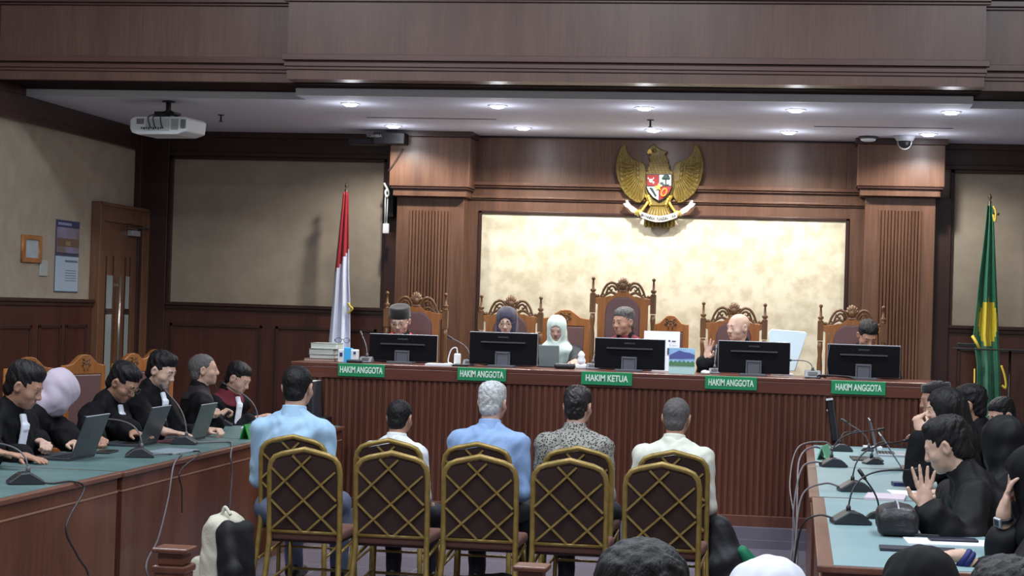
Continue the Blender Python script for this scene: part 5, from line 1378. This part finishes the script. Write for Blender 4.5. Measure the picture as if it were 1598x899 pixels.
# ------------------------------------------------------------------ flat things on the tables
def flat(name, px, py, w_, d_, h_, rz, m_, label, cat, group=None, bevel=.002, z=TZ):
    a = at(px, py, Z=z+.005); t = MB().box((0, 0, h_/2+.0005), (w_, d_, h_)).build(name, m_, None, bevel, (a.x, a.y, z), rot=(0, 0, rz))
    return tag(t, label, cat, group)
flat('closed_tablet', 268, 705, .2, .34, .012, -.1, mat('blue_grey_cover', (136, 150, 160), .4), 'flat pale blue-grey tablet lying near the side table edge', 'tablet')
flat('flat_folder', 262, 688, .24, .34, .012, .05, mat('maroon_folder', (92, 56, 62), .5), 'thin maroon folder beside the flat pale tablet', 'folder')
flat('phone', 165, 705, .1, .22, .01, .1, BLACKP, 'black phone-like slab between the first two laptops', 'phone', bevel=.004)
flat('loose_papers', 416, 666, .3, .4, .008, .1, PAPER, 'white papers under the hands of the man reading at the far end', 'papers', bevel=0)
a = at(141, 712, Z=TZ)
t = empty('plastic_cup', (a.x, a.y, TZ), 0, 'small clear crumpled cup beside the first laptop', 'cup')
MB().lathe((0, 0, 0), [(.024, 0), (.034, .035), (.035, .038), (.033, .038), (.022, .003)], 14).build('wall', GLASS, t)
MB().lathe((0, 0, 0), [(.001, .002), (.022, .002), (.022, .008), (.001, .01)], 12).build('foil_lid', SILVER, t)
def tent(px, py, rz, w_, h_, label, m_, txt=None):
    a = at(px, py, Z=TZ)
    t = empty('tent_sign', (a.x, a.y, TZ), rz, label, 'sign', None)
    m = MB(); d = h_*.38
    m.prism([(-d, 0), (0, h_), (.004, h_), (d, 0), (d-.006, 0), (0, h_-.012), (-d+.006, 0)], -w_/2, w_/2, Matrix(((0,0,1,0),(1,0,0,0),(0,1,0,0),(0,0,0,1))))
    m.build('folded_board', m_, t)
    return t
tent(398, 684, math.radians(78), .3, .1, 'bright green tent sign on the far prosecution table beside the pale blue shirt', mat('tent_green', (18, 132, 50), .5))
tent(1287, 716, math.radians(80), .26, .09, 'small green and white tent sign at the defence table edge', mat('tent_pale_green', (120, 186, 150), .5))
# black zipped pouch
a = at(1400, 838, Z=TZ)
t = empty('zipped_pouch', (a.x, a.y+.1, TZ), math.radians(2), 'black leather pouch with silver zip on the nearest defence table', 'pouch')
POU = mat('black_pouch_leather', (30, 30, 34), .4, bump=.3, bscale=60)
sdf_mesh('pouch_body', [rbox((0, .0, .062), (.082, .12, .058), None, .02, .035), ell((0, .0, .085), (.074, .115, .052), None, .03), rbox((0, -.1, .05), (.08, .02, .035), None, .03, .015)], .006, POU, t, noise=[(.001, 60, 50, 40, 1.)])
MB().tube(spl([(0, -.118, .075), (0, -.1, .118), (0, -.03, .139), (0, .06, .139), (0, .1, .12)]), .0045, 6).ell((0, -.116, .085), (.008, .006, .014)).box((0, -.125, .068), (.008, .004, .03)).build('zip', SILVER, t)
MB().tube(spl([(-.075, -.115, .055), (0, -.128, .05), (.075, -.115, .055)]), .003, 6).build('seam', BLACKP, t)
flat('loose_papers', 1482, 846, .36, .22, .006, .05, PAPER, 'white papers on the nearest defence table beside the black pouch', 'papers', bevel=0)
flat('phone', 1487, 842, .2, .085, .01, .1, mat('dark_blue_case', (38, 38, 56), .35), 'dark phone lying on the white papers beside the pouch', 'phone', bevel=.004, z=TZ+.007)
flat('pen', 1440, 836, .14, .012, .012, -.15, BLACKP, 'dark pen lying left of the phone on the white papers', 'pen', bevel=.003, z=TZ+.007)
flat('document_case', 1432, 858, .3, .12, .012, 0, mat('dark_case', (44, 46, 58), .5), 'flat dark case under the blue-banded wrist on the defence table', 'case')
flat('notebook', 1382, 776, .2, .3, .012, -.1, mat('pinkish_page', (206, 190, 200), .7), 'pinkish open notebook beyond the nearest microphone', 'notebook', bevel=0)
flat('printed_sheet', 1425, 770, .24, .3, .006, .1, PAPER, 'white sheet beneath the raised hand on the defence table', 'paper', bevel=0)
flat('blue_folder', 1415, 757, .16, .1, .02, .1, mat('navy_folder', (46, 50, 100), .5), 'small navy folder beside the opened reddish laptop', 'folder')
flat('dark_tablet', 1352, 716, .2, .3, .01, .05, BLACKP, 'black tablet lying near the middle of the defence table', 'tablet', bevel=.004)
flat('white_label_box', 1353, 699, .05, .09, .02, .1, PAPER, 'small white card box near the far defence microphones', 'box')
flat('white_label_box', 1369, 700, .06, .09, .02, .1, PAPER, 'small white card box beside the far laptop', 'box')
# monitors seen edge-on
def side_monitor(px, py, pyt, lean, label, dx=0.):
    a = at(px, py, Z=TZ)
    t = empty('edge_on_monitor', (a.x, a.y, TZ), 0, label, 'monitor')
    top = at(px, pyt, Y=a.y).z-TZ
    R = Matrix.Rotation(math.radians(lean), 3, 'Y')
    c = R @ Vector((0, 0, top*.53))
    MB().box(c, (.045, .36, top*.94), R).build('rear_shell', BLACKP, t, .008)
    MB().box(c+R @ Vector((.022, 0, 0)), (.012, .38, top*.96), R).build('bezel', DKGREY, t, .002)
    MB().box(R @ Vector((0, -.03, top*1.0)), (.05, .34, .012), R).box(R @ Vector((-.034, -.03, top*.76)), (.04, .24, .012), R).build('top_edge', WHITEP, t)
    MB().box((-.0, 0, .03), (.2, .26, .06)).tube([(-.16, -.05, .02), (-.06, -.05, .16)], .012, 8).tube([(-.16, .1, .02), (-.06, .1, .16)], .012, 8).build('foot', BLACKP, t, .005)
    return t
side_monitor(1303, 691, 621, -9, 'black monitor seen edge-on on the far defence table')
side_monitor(494, 662, 595, -3, 'black monitor seen edge-on at the far prosecution table beside the pale blue shirt')
# ------------------------------------------------------------------ cables over the table edges
def cable(pts, r, m_, label, group=None):
    return tag(MB().tube(spl(pts, 8), r, 6).build('cable', m_, label=None), label, 'cable', group)
ex = -3.485
def onface(px, py, X): v = at(px, py, X=X); return (v.x, v.y, v.z)
cable([(a1.x+.04, a1.y-.02, TZ+.02), (a1.x+.12, a1.y+.02, TZ+.006), (ex-.02, a1.y+.15, TZ+.006), (ex+.01, a1.y+.22, TZ-.04), onface(103, 822, ex+.02), onface(120, 866, ex+.03), onface(138, 905, ex+.05), (ex+.1, 8.6, .1)], .0055, CABLEK, 'dark cable from the largest microphone hanging down the table front')
cable([(a2.x+.05, a2.y, TZ+.015), (a2.x+.14, a2.y+.3, TZ+.006), (ex-.02, at(268, 716, Z=TZ).y, TZ+.007), onface(270, 730, ex+.015), onface(262, 780, ex+.03), onface(247, 840, ex+.06), onface(228, 890, ex+.1), (ex+.15, 9.9, .02)], .0055, CABLE, 'grey cable falling from the edge of the middle side table to the floor')
cable([(ex-.12, 11.0, TZ+.006), (ex-.01, 10.85, TZ+.006), onface(281, 735, ex+.012), onface(284, 765, ex+.012), onface(284, 800, ex+.012)], .0045, CABLEK, 'short dark cable hanging beside the grey one')
cable([(a3.x+.06, a3.y, TZ+.012), (a3.x+.2, a3.y+.25, TZ+.007), (ex-.03, 11.55, TZ+.007), onface(360, 712, ex+.012), onface(362, 740, ex+.015), onface(358, 790, ex+.02), onface(356, 830, ex+.02)], .0055, CABLE, 'grey cable hanging behind the cream backpack')
lx = .075
def onr(px, py, X=lx): v = at(px, py, X=X); return (v.x, v.y, v.z)
GC = 'grey cables bundled down the edge of the defence tables'
cable([(b1.x-.07, b1.y, TZ+.02), (b1.x-.14, b1.y+.02, TZ+.03), (lx-.03, b1.y+.05, TZ-.02), (lx-.06, b1.y+.15, TZ-.2), (lx-.07, b1.y+.2, TZ-.5), (lx-.05, b1.y+.2, .01)], .005, CABLEK, 'dark cable dropping from the nearest defence microphone', GC)
cable([(b2.x-.07, b2.y, TZ+.02), (b2.x-.16, b2.y, TZ+.035), (lx-.03, b2.y-.1, TZ-.03), (lx-.06, b2.y-.4, TZ-.3), (lx-.07, b2.y-.5, TZ-.6), (lx-.05, b2.y-.6, .01)], .0055, CABLE, 'grey cable dropping from the second defence microphone', GC)
cable([(b3.x-.06, b3.y, TZ+.02), (b3.x-.12, b3.y-.1, TZ+.03), (lx-.03, b3.y-.3, TZ+.0), (lx-.07, b3.y-.7, TZ-.2), (lx-.06, b3.y-1.2, TZ-.5), (lx-.07, b3.y-1.5, .01)], .0055, CABLE, 'grey cable looping out from the third defence microphone', GC)
cable([(b4.x-.06, b4.y, TZ+.02), (b4.x-.12, b4.y, TZ+.06), (lx-.05, b4.y-.1, TZ+.02), (lx-.1, b4.y-.4, TZ-.2), (lx-.06, b4.y-.9, TZ-.45), (lx-.1, b4.y-1.3, .01)], .0055, CABLE, 'grey cable looping from beside the edge-on monitor to the floor', GC)
cable([(.25, 13.0, TZ+.01), (.12, 12.9, TZ+.05), (lx-.04, 12.7, TZ-.02), (lx-.05, 11.6, TZ-.16), (lx-.05, 10.4, TZ-.25), (lx-.05, 9.3, TZ-.3), (lx-.06, 8.9, TZ-.6), (lx-.05, 8.7, .01)], .007, mat('purple_grey_sheath', (92, 82, 96), .5), 'thick purplish cable slung along the defence table side', GC)
# ------------------------------------------------------------------ backpack, bags, jacket, railing
t = empty('backpack', (-3.13, 10.3, 0), math.radians(-20), 'cream and black backpack standing on the floor against the side table', 'backpack')
CRM = mat('cream_canvas', (206, 202, 184), .85, bump=.3, bscale=80)
BKF = mat('black_nylon', (24, 24, 28), .7)
sdf_mesh('pack_body', [rbox((-.05, -.0, .24), (.085, .13, .24), roty(.10), .02, .06), ell((-.03, 0, .45), (.07, .1, .06), None, .04)], .008, CRM, t, noise=[(.005, 26, 30, 22, .5), (.003, 60, 50, 40, 1.2)])
sdf_mesh('front_pocket', [rbox((-.14, -.02, .14), (.05, .11, .12), None, .02, .04)], .008, CRM, t, noise=[(.004, 40, 30, 30, .2)])
sdf_mesh('black_back', [rbox((.065, -.02, .23), (.06, .13, .23), roty(-.06), .02, .05), cap((.06, -.1, .44), (.13, -.12, .2), .03, .04, .03), cap((.13, -.12, .2), (.15, -.1, .03), .04, .03, .03)], .008, BKF, t, noise=[(.005, 30, 34, 26, .5)])
MB().tube(spl([(-.02, -.05, .5), (0, -.05, .54), (.04, -.05, .5)]), .01, 8).build('grab_loop', CRM, t)
j5 = RC[4]
t = empty('black_jacket', (j5[0]+.3, j5[1]+.12, 0), 0, 'black jacket with green lining slumped beside the last occupied chair', 'jacket')
JM = mat('black_jacket_nylon', (22, 23, 30), .65, bump=.3, bscale=30)
sdf_mesh('jacket_cloth', [cap((-.04, -.05, .5), (0, -.05, .3), .075, .11, .05), cap((0, -.05, .3), (.05, -.02, .1), .12, .15, .05), rbox((.1, 0, -.1), (.5, .5, .1), None, .01, .01, op='s'), ell((.1, -.05, .18), (.14, .14, .14), None, .05)], .008, JM, t, noise=[(.01, 22, 26, 18, .6), (.004, 60, 50, 30, .2)])
sdf_mesh('green_lining', [cap((.1, -.13, .38), (.22, -.1, .2), .03, .05, .03), ell((.2, -.08, .17), (.07, .07, .06), None, .03)], .008, mat('green_lining', (20, 116, 82), .7), t, noise=[(.005, 50, 50, 30, .6)])
t = empty('shoulder_bag', (FC[2][0]+.02, 10.15, 0), 0, 'black bag lying on the floor beneath the middle front chair', 'bag')
sdf_mesh('bag_body', [rbox((0, 0, .12), (.19, .12, .12), None, .02, .06), ell((.05, 0, .2), (.12, .09, .06), None, .04)], .009, BKF, t, noise=[(.006, 30, 34, 26, .5)])
MB().tube(spl([(-.15, -.1, .15), (-.08, -.14, .24), (.06, -.14, .25), (.15, -.1, .14)]), .01, 8).build('strap', BKF, t)
# courtroom railing: two posts with caps reach into view
t = empty('railing', (0, 6.25, 0), 0, 'low wooden railing across the room, its square capped posts in view', 'railing')
for px, w_ in ((272, .125), (831, .115)):
    x = at(px, 870, Y=6.25).x
    ps = MB().bx(x-w_*.42, x+w_*.42, -w_*.42, w_*.42, 0, .79).build('post', W_TABLE, t, .004)
    MB().bx(x-w_*.5, x+w_*.5, -w_*.5, w_*.5, .832, .85).bx(x-w_*.36, x+w_*.36, -w_*.36, w_*.36, .79, .835).bx(x-w_*.48, x+w_*.48, -w_*.48, w_*.48, .765, .79).build('post_cap', W_TABLE, ps, .006)
MB().bx(-5.8, -2.18, -.03, .03, .6, .66).bx(-1.99, -.9, -.03, .03, .6, .66).build('rail', W_TABLE, t, .006)
# chairs behind the prosecution tables
G3 = 'carved wooden chairs along the side wall'
for px, py, X, lab, rz in ((45, 558, -5.05, 'carved wooden chair top showing behind the man nearest the frame edge', -.75), (131, 554, -5.0, 'carved wooden chair top between the lilac headscarf and the door', -.75), (206, 552, -4.95, 'carved wooden chair top above the man in spectacles', -.8), (243, 546, -5.08, 'carved wooden chair behind the man with bare forearms', -1.0)):
    a = at(px, py, X=X); court_chair(X, a.y, 0, a.z, 1.3, lab, G3, .46, post=False)
# ------------------------------------------------------------------ people on the bench
def J(px, py, Y, **k): return person(k.pop('label'), pw(px, py, Y=Y), **k)
SK1, SK2, SK3, SK4 = (196, 158, 140), (176, 134, 112), (208, 172, 152), (160, 118, 98)
GJ = 'judges seated at the bench'
def wr(px, py, **k): return pw(px, py, **k)
BZ = BT+.04
J(624, 501, 15.0, label='person in round spectacles and black oval cap, red-collared robe, looking down', face=180, lean=6, hp=18, cap_='peci', hair='crop', hairm=HAIRS, specs=True, sk=SK1, collar=PINKC, group=GJ, seat=DK,
  LH=wr(650, 560, Y=14.72), RH=wr(600, 560, Y=14.72), wide=1.05, lhn=(0, 0, 1), rhn=(0, 0, 1))
J(791, 502, 15.0, label='person in navy headscarf and spectacles with red robe collar, looking down', face=180, lean=5, hp=12, hair='hijab', hairm=mat('navy_headscarf', (44, 40, 62), .7, sheen=.2), specs=True, sk=SK3, collar=PINKC, group=GJ, seat=DK, female=True,
  LH=wr(815, 560, Y=14.72), RH=wr(770, 560, Y=14.72))
J(973, 502, 15.0, label='person with short grey hair in the tallest chair, looking to the side', face=180, lean=4, hp=6, hy=-38, hair='short', hairm=HAIRG, sk=SK2, collar=mat('dull_red_collar', (112, 30, 44), .8), group=GJ, seat=DK, LH=wr(1000, 565, Y=14.75), RH=wr(950, 565, Y=14.75))
J(1152, 511, 15.02, label='person with bald head in red-trimmed robe, hand raised to one side', face=180, lean=6, hp=4, hy=-48, hair='bald', sk=SK3, collar=PINKC, group=GJ, seat=DK, LH=wr(1175, 568, Y=14.75),
  RH=wr(1103, 562, Y=14.72), rh='open', rhd=(.1, -.1, 1), rhn=(.5, .8, 0), wide=1.04)
J(1354, 523, 14.95, label='person with black hair bent low behind the last monitor, red robe trim', face=172, lean=16, hp=34, hy=25, hair='short', sk=SK2, collar=PINKC, group=GJ, seat=DK, LH=wr(1385, 580, Y=14.72), RH=wr(1325, 580, Y=14.72))
J(869, 513, 15.3, label='person in pale mint headscarf and dark jacket with a round badge, behind the grey laptop', face=180, lean=6, hp=16, hair='hijab', hairm=mat('mint_headscarf', (196, 214, 206), .7, sheen=.2), sk=SK1, outfit='shirt', top=mat('charcoal_jacket', (34, 36, 46), .75), seat=DK, female=True, s=.86,
  LH=wr(898, 566, Y=14.88), RH=wr(858, 566, Y=14.9))
# ------------------------------------------------------------------ prosecution side, facing the room's middle
GP = 'robed persons at the prosecution tables'
def Q(px, py, X, **k):
    k.setdefault('lh', 'flat'); k.setdefault('rh', 'flat')
    return person(k.pop('label'), pw(px, py, X=X), group=GP, **k)
def tp(px, py, z=TZ+.035): return pw(px, py, Z=z)
LILAC = mat('lilac_headscarf', (184, 172, 188), .75, sheen=.2)
Q(38, 602, -4.27, label='person with tousled black hair and white neck band, nearest the left frame edge', face=-98, lean=12, hp=22, hy=14, hair='thick', sk=SK2, jab=True, RH=tp(-10, 730), LH=tp(34, 712), wide=1.05, s=1.06, rhn=(0, 0, 1), lhn=(0, 0, 1), specs=False)
Q(92, 610, -4.42, label='person in lilac headscarf bending over the first laptop', face=-84, lean=20, hp=40, hy=50, hair='hood', hairm=LILAC, sk=SK3, ht=0, RH=tp(76, 712), LH=tp(118, 696), lh='fist', rh='fist', female=True, s=1.02, shw=1.2, elbL=(-.9, .1, -.3))
Q(192, 597, -4.28, label='person in spectacles with bowed head and white neck band behind the second laptop', face=-96, lean=14, hp=32, hy=-4, hair='thick', sk=SK2, jab=True, specs=True, RH=tp(150, 692), LH=tp(212, 688), rh='fist', wide=1.04, s=1.03, lhn=(0, 0, 1), rhn=(0, 0, 1))
Q(252, 578, -4.2, label='person with black hair and bare forearms reaching past the third laptop', face=-98, lean=8, hp=20, hy=-2, hair='thick', sk=SK3, jab=True, sleeve='short', RH=tp(268, 684), LH=tp(325, 673), lh='fist', wide=1.08, s=1.0, lhn=(0, 0, 1))
Q(318, 577, -4.18, label='person with cropped grey hair turning away, red-edged black robe', face=-64, lean=4, hp=-4, hy=-8, hair='crop', hairm=HAIRS, sk=SK1, collar=mat('dark_robe_yoke', (34, 24, 34), .8), RH=tp(340, 650, TZ+.1), LH=tp(352, 655, TZ+.12), lh='fist', rh='fist', s=.98)
Q(372, 590, -4.08, label='person reading papers with bowed head, dark red collar and white neck band', face=-108, lean=10, hp=26, hy=6, hair='short', sk=SK1, collar=mat('dark_red_collar', (104, 26, 40), .8), jab=True, RH=tp(394, 656), LH=tp(400, 653), rh='relax', s=.96)
# ------------------------------------------------------------------ the five seated men, backs to the camera
GW = 'persons seated in the middle facing the bench'
def Wm(i, px, py, **k):
    x, y = RC[i]; return person(k.pop('label'), pw(px, py, Y=y+.17), face=k.pop('face', 0), outfit='shirt', group=GW, **k)
BLUE1 = mat('pale_blue_cotton', (158, 192, 222), .8, bump=.25, bscale=16, sheen=.1)
BLUE2 = mat('light_blue_cotton', (138, 168, 214), .8, bump=.25, bscale=16, sheen=.1)
WHT1 = mat('white_cotton', (218, 222, 226), .8, bump=.25, bscale=16, sheen=.1)
WHT2 = mat('cream_white_cotton', (214, 216, 204), .8, bump=.25, bscale=16)
BATIK = mat('grey_batik_print', (26, 28, 34), .8, col2=(150, 148, 142), nscale=80, vor=True, ramp=(.28, .5))
TR2 = mat('grey_blue_trousers', (86, 98, 124), .8)
Wm(0, 465, 604, label='person with cropped dark hair and pale blue shirt, seated with back to the room', hair='crop', hairm=HAIRK, sk=SK1, top=BLUE1, s=1.1, shw=.98, lean=5, hp=6, face=-7, bottom=TR2, vb=.006)
Wm(1, 624, 652, label='small person with dark hair and white shirt seen from behind', hair='crop', hairm=HAIRK, sk=SK2, top=WHT1, s=.9, shw=.9, lean=7, hp=8, face=-10)
Wm(2, 769, 628, label='person with silver hair and light blue shirt seen from behind', hair='short', hairm=HAIRW, sk=SK1, top=BLUE2, s=1.0, shw=1.0, lean=8, hp=4, hy=-8, face=-4)
Wm(3, 902, 634, label='person with thinning black hair and grey patterned batik shirt seen from behind', hair='short', hairm=mat('thin_black_hair', (26, 24, 27), .4, bump=.5, bscale=80, col2=(56, 50, 52), nscale=7, ramp=(.5, .7)), sk=SK1, top=BATIK, s=.98, shw=.98, lean=8, hp=2, hy=-4, face=-10)
Wm(4, 1056, 652, label='person with short grey-black hair and white shirt at the end of the row', hair='crop', hairm=HAIRS, sk=SK2, top=WHT2, s=.98, shw=1.0, lean=10, hp=6, face=-8, bottom=mat('navy_trousers', (24, 32, 66), .8))
# ------------------------------------------------------------------ defence side, facing the tables
GD = 'robed persons at the defence tables'
def Dm(px, py, Y, **k): return person(k.pop('label'), pw(px, py, Y=Y), group=GD, **k)
Dm(1460, 624, 12.35, label='person in flat black cap behind the woman with folded hands', face=98, lean=8, hp=8, cap_='flat', hair='short', sk=SK2, LH=tp(1382, 694), RH=tp(1390, 690))
Dm(1472, 640, 10.6, label='person with long black hair, hands clasped at the mouth', face=96, lean=10, hp=6, hair='long', sk=SK3, LH=wr(1438, 676, Y=10.45), RH=wr(1446, 670, Y=10.62), lh='fist', rh='fist', lhd=(-.3, .2, 1), rhd=(-.3, -.2, 1), lhn=(-.6, -.8, .2), rhn=(-.6, .8, 0), female=True, elbL=(0, 0, -1), elbR=(0, 0, -1), ht=0)
Dm(1512, 632, 11.4, label='person with brushed-back dark hair behind the woman with long hair', face=100, lean=6, hp=6, hy=-20, hair='short', sk=SK2, LH=tp(1460, 690), RH=tp(1465, 686), s=1.0)
Dm(1563, 648, 12.9, label='person with dark hair farthest back beside the green flag', face=110, lean=8, hp=20, hair='short', sk=SK1, hy=10)
Dm(1478, 696, 8.75, label='person with black hair bending in over the laptop, one hand raised open', face=84, lean=20, hp=20, hy=-8, hair='thick', sk=SK3, top=ROBEB, LH=wr(1443, 793, Y=8.35), RH=tp(1448, 772), lh='open', rh='flat', lhd=(-.05, .05, 1), lhn=(.25, 1, 0), rhd=(-1, .2, 0), s=1.04, wide=1.05)
Dm(1565, 692, 9.5, label='person with glossy black headscarf next to the man with raised hand', face=70, lean=6, hp=10, hy=-20, hair='hijab', hairm=mat('glossy_black_headscarf', (11, 12, 17), .62, spec=.25), sk=SK2, female=True, s=1.05)
tw, iw = Dm(1612, 745, 7.65, label='person with square silver watch resting face on one hand at the right frame edge', face=78, lean=12, hp=14, hair='hijab', hairm=mat('black_cloth_scarf', (12, 13, 17), .75, spec=.2), sk=SK3, top=ROBEB, LH=tp(1500, 868), RH=wr(1566, 800, Y=7.62), rh='relax', lh='flat', rhd=(.18, 0, 1), rhn=(-1, .1, 0), lhd=(-1, .1, 0), elbR=(.1, .2, -1), sleeve='short', s=1.0, female=True)
# ------------------------------------------------------------------ nearest audience heads
GA = 'audience heads along the bottom edge'
def A(px, py, Y, **k): return person(k.pop('label'), pw(px, py, Y=Y), face=k.pop('face', 0), group=GA, outfit='shirt', legs=True, **k)
A(1000, 962, 3.25, label='wavy black-haired head of a person rising at the bottom beneath the last chairs', hair='thick', sk=SK2, top=mat('dark_top', (40, 40, 48), .8), lean=8, s=1.0)
A(1197, 962, 3.95, label='white headscarf crown of a person at the bottom edge', hair='hijab', hairm=mat('white_headscarf', (222, 226, 240), .75, sheen=.2), sk=SK2, top=WHT1, lean=8, s=.97, female=True)
A(1436, 936, 4.45, label='black headscarf crown of a person in front of the defence table', hair='hijab', hairm=mat('black_headscarf', (12, 12, 15), .8, spec=.2), sk=SK2, top=ROBE, lean=8, s=.97, female=True)
A(1572, 968, 4.0, label='dark-haired head of a person in the bottom right corner of the picture', hair='thick', sk=SK2, top=mat('dark_top', (40, 40, 48)), lean=8, s=1.0)
# watch and wrist band, worn by the person at the frame edge

def bracelet(t, info, side, name, m_, label, r=.031, w_=.012, back=.03, case=False):
    sh, el, wr_ = info['W'][side]; d = Vector(wr_-el).normalized(); c = Vector(wr_)-d*back
    q = d.to_track_quat('Z', 'Y').to_matrix()
    m = MB(); m.tube([c+q @ Vector((r*math.cos(a), r*math.sin(a), 0)) for a in [2*PI*i/20 for i in range(20)]], w_*.5, 8, closed=True)
    m.tube([c+d*w_*.6+q @ Vector((r*math.cos(a), r*math.sin(a), 0)) for a in [2*PI*i/20 for i in range(20)]], w_*.5, 8, closed=True)
    o = m.build(name, m_, t, label=label)
    if case:
        n = Vector(info['Rz'].T @ np.array([-.75, -.65, .0])); n = (n-d*n.dot(d)).normalized(); u = d.cross(n)
        R = Matrix((u, d, n)).transposed()
        MB().box(c+n*(r+.004), (.036, .038, .012), R).build('watch_case', SILVER, o, .004)
        MB().box(c+n*(r+.0105), (.024, .026, .002), R).build('watch_face', mat('watch_face_dark', (40, 44, 52), .3), o)
    return o
bracelet(tw, iw, 'R', 'wrist_watch', BLACKP, 'square silver watch on a black strap', case=True)
bracelet(tw, iw, 'L', 'wrist_band', mat('blue_band', (18, 28, 96), .6), 'bright blue wrist band', w_=.026)
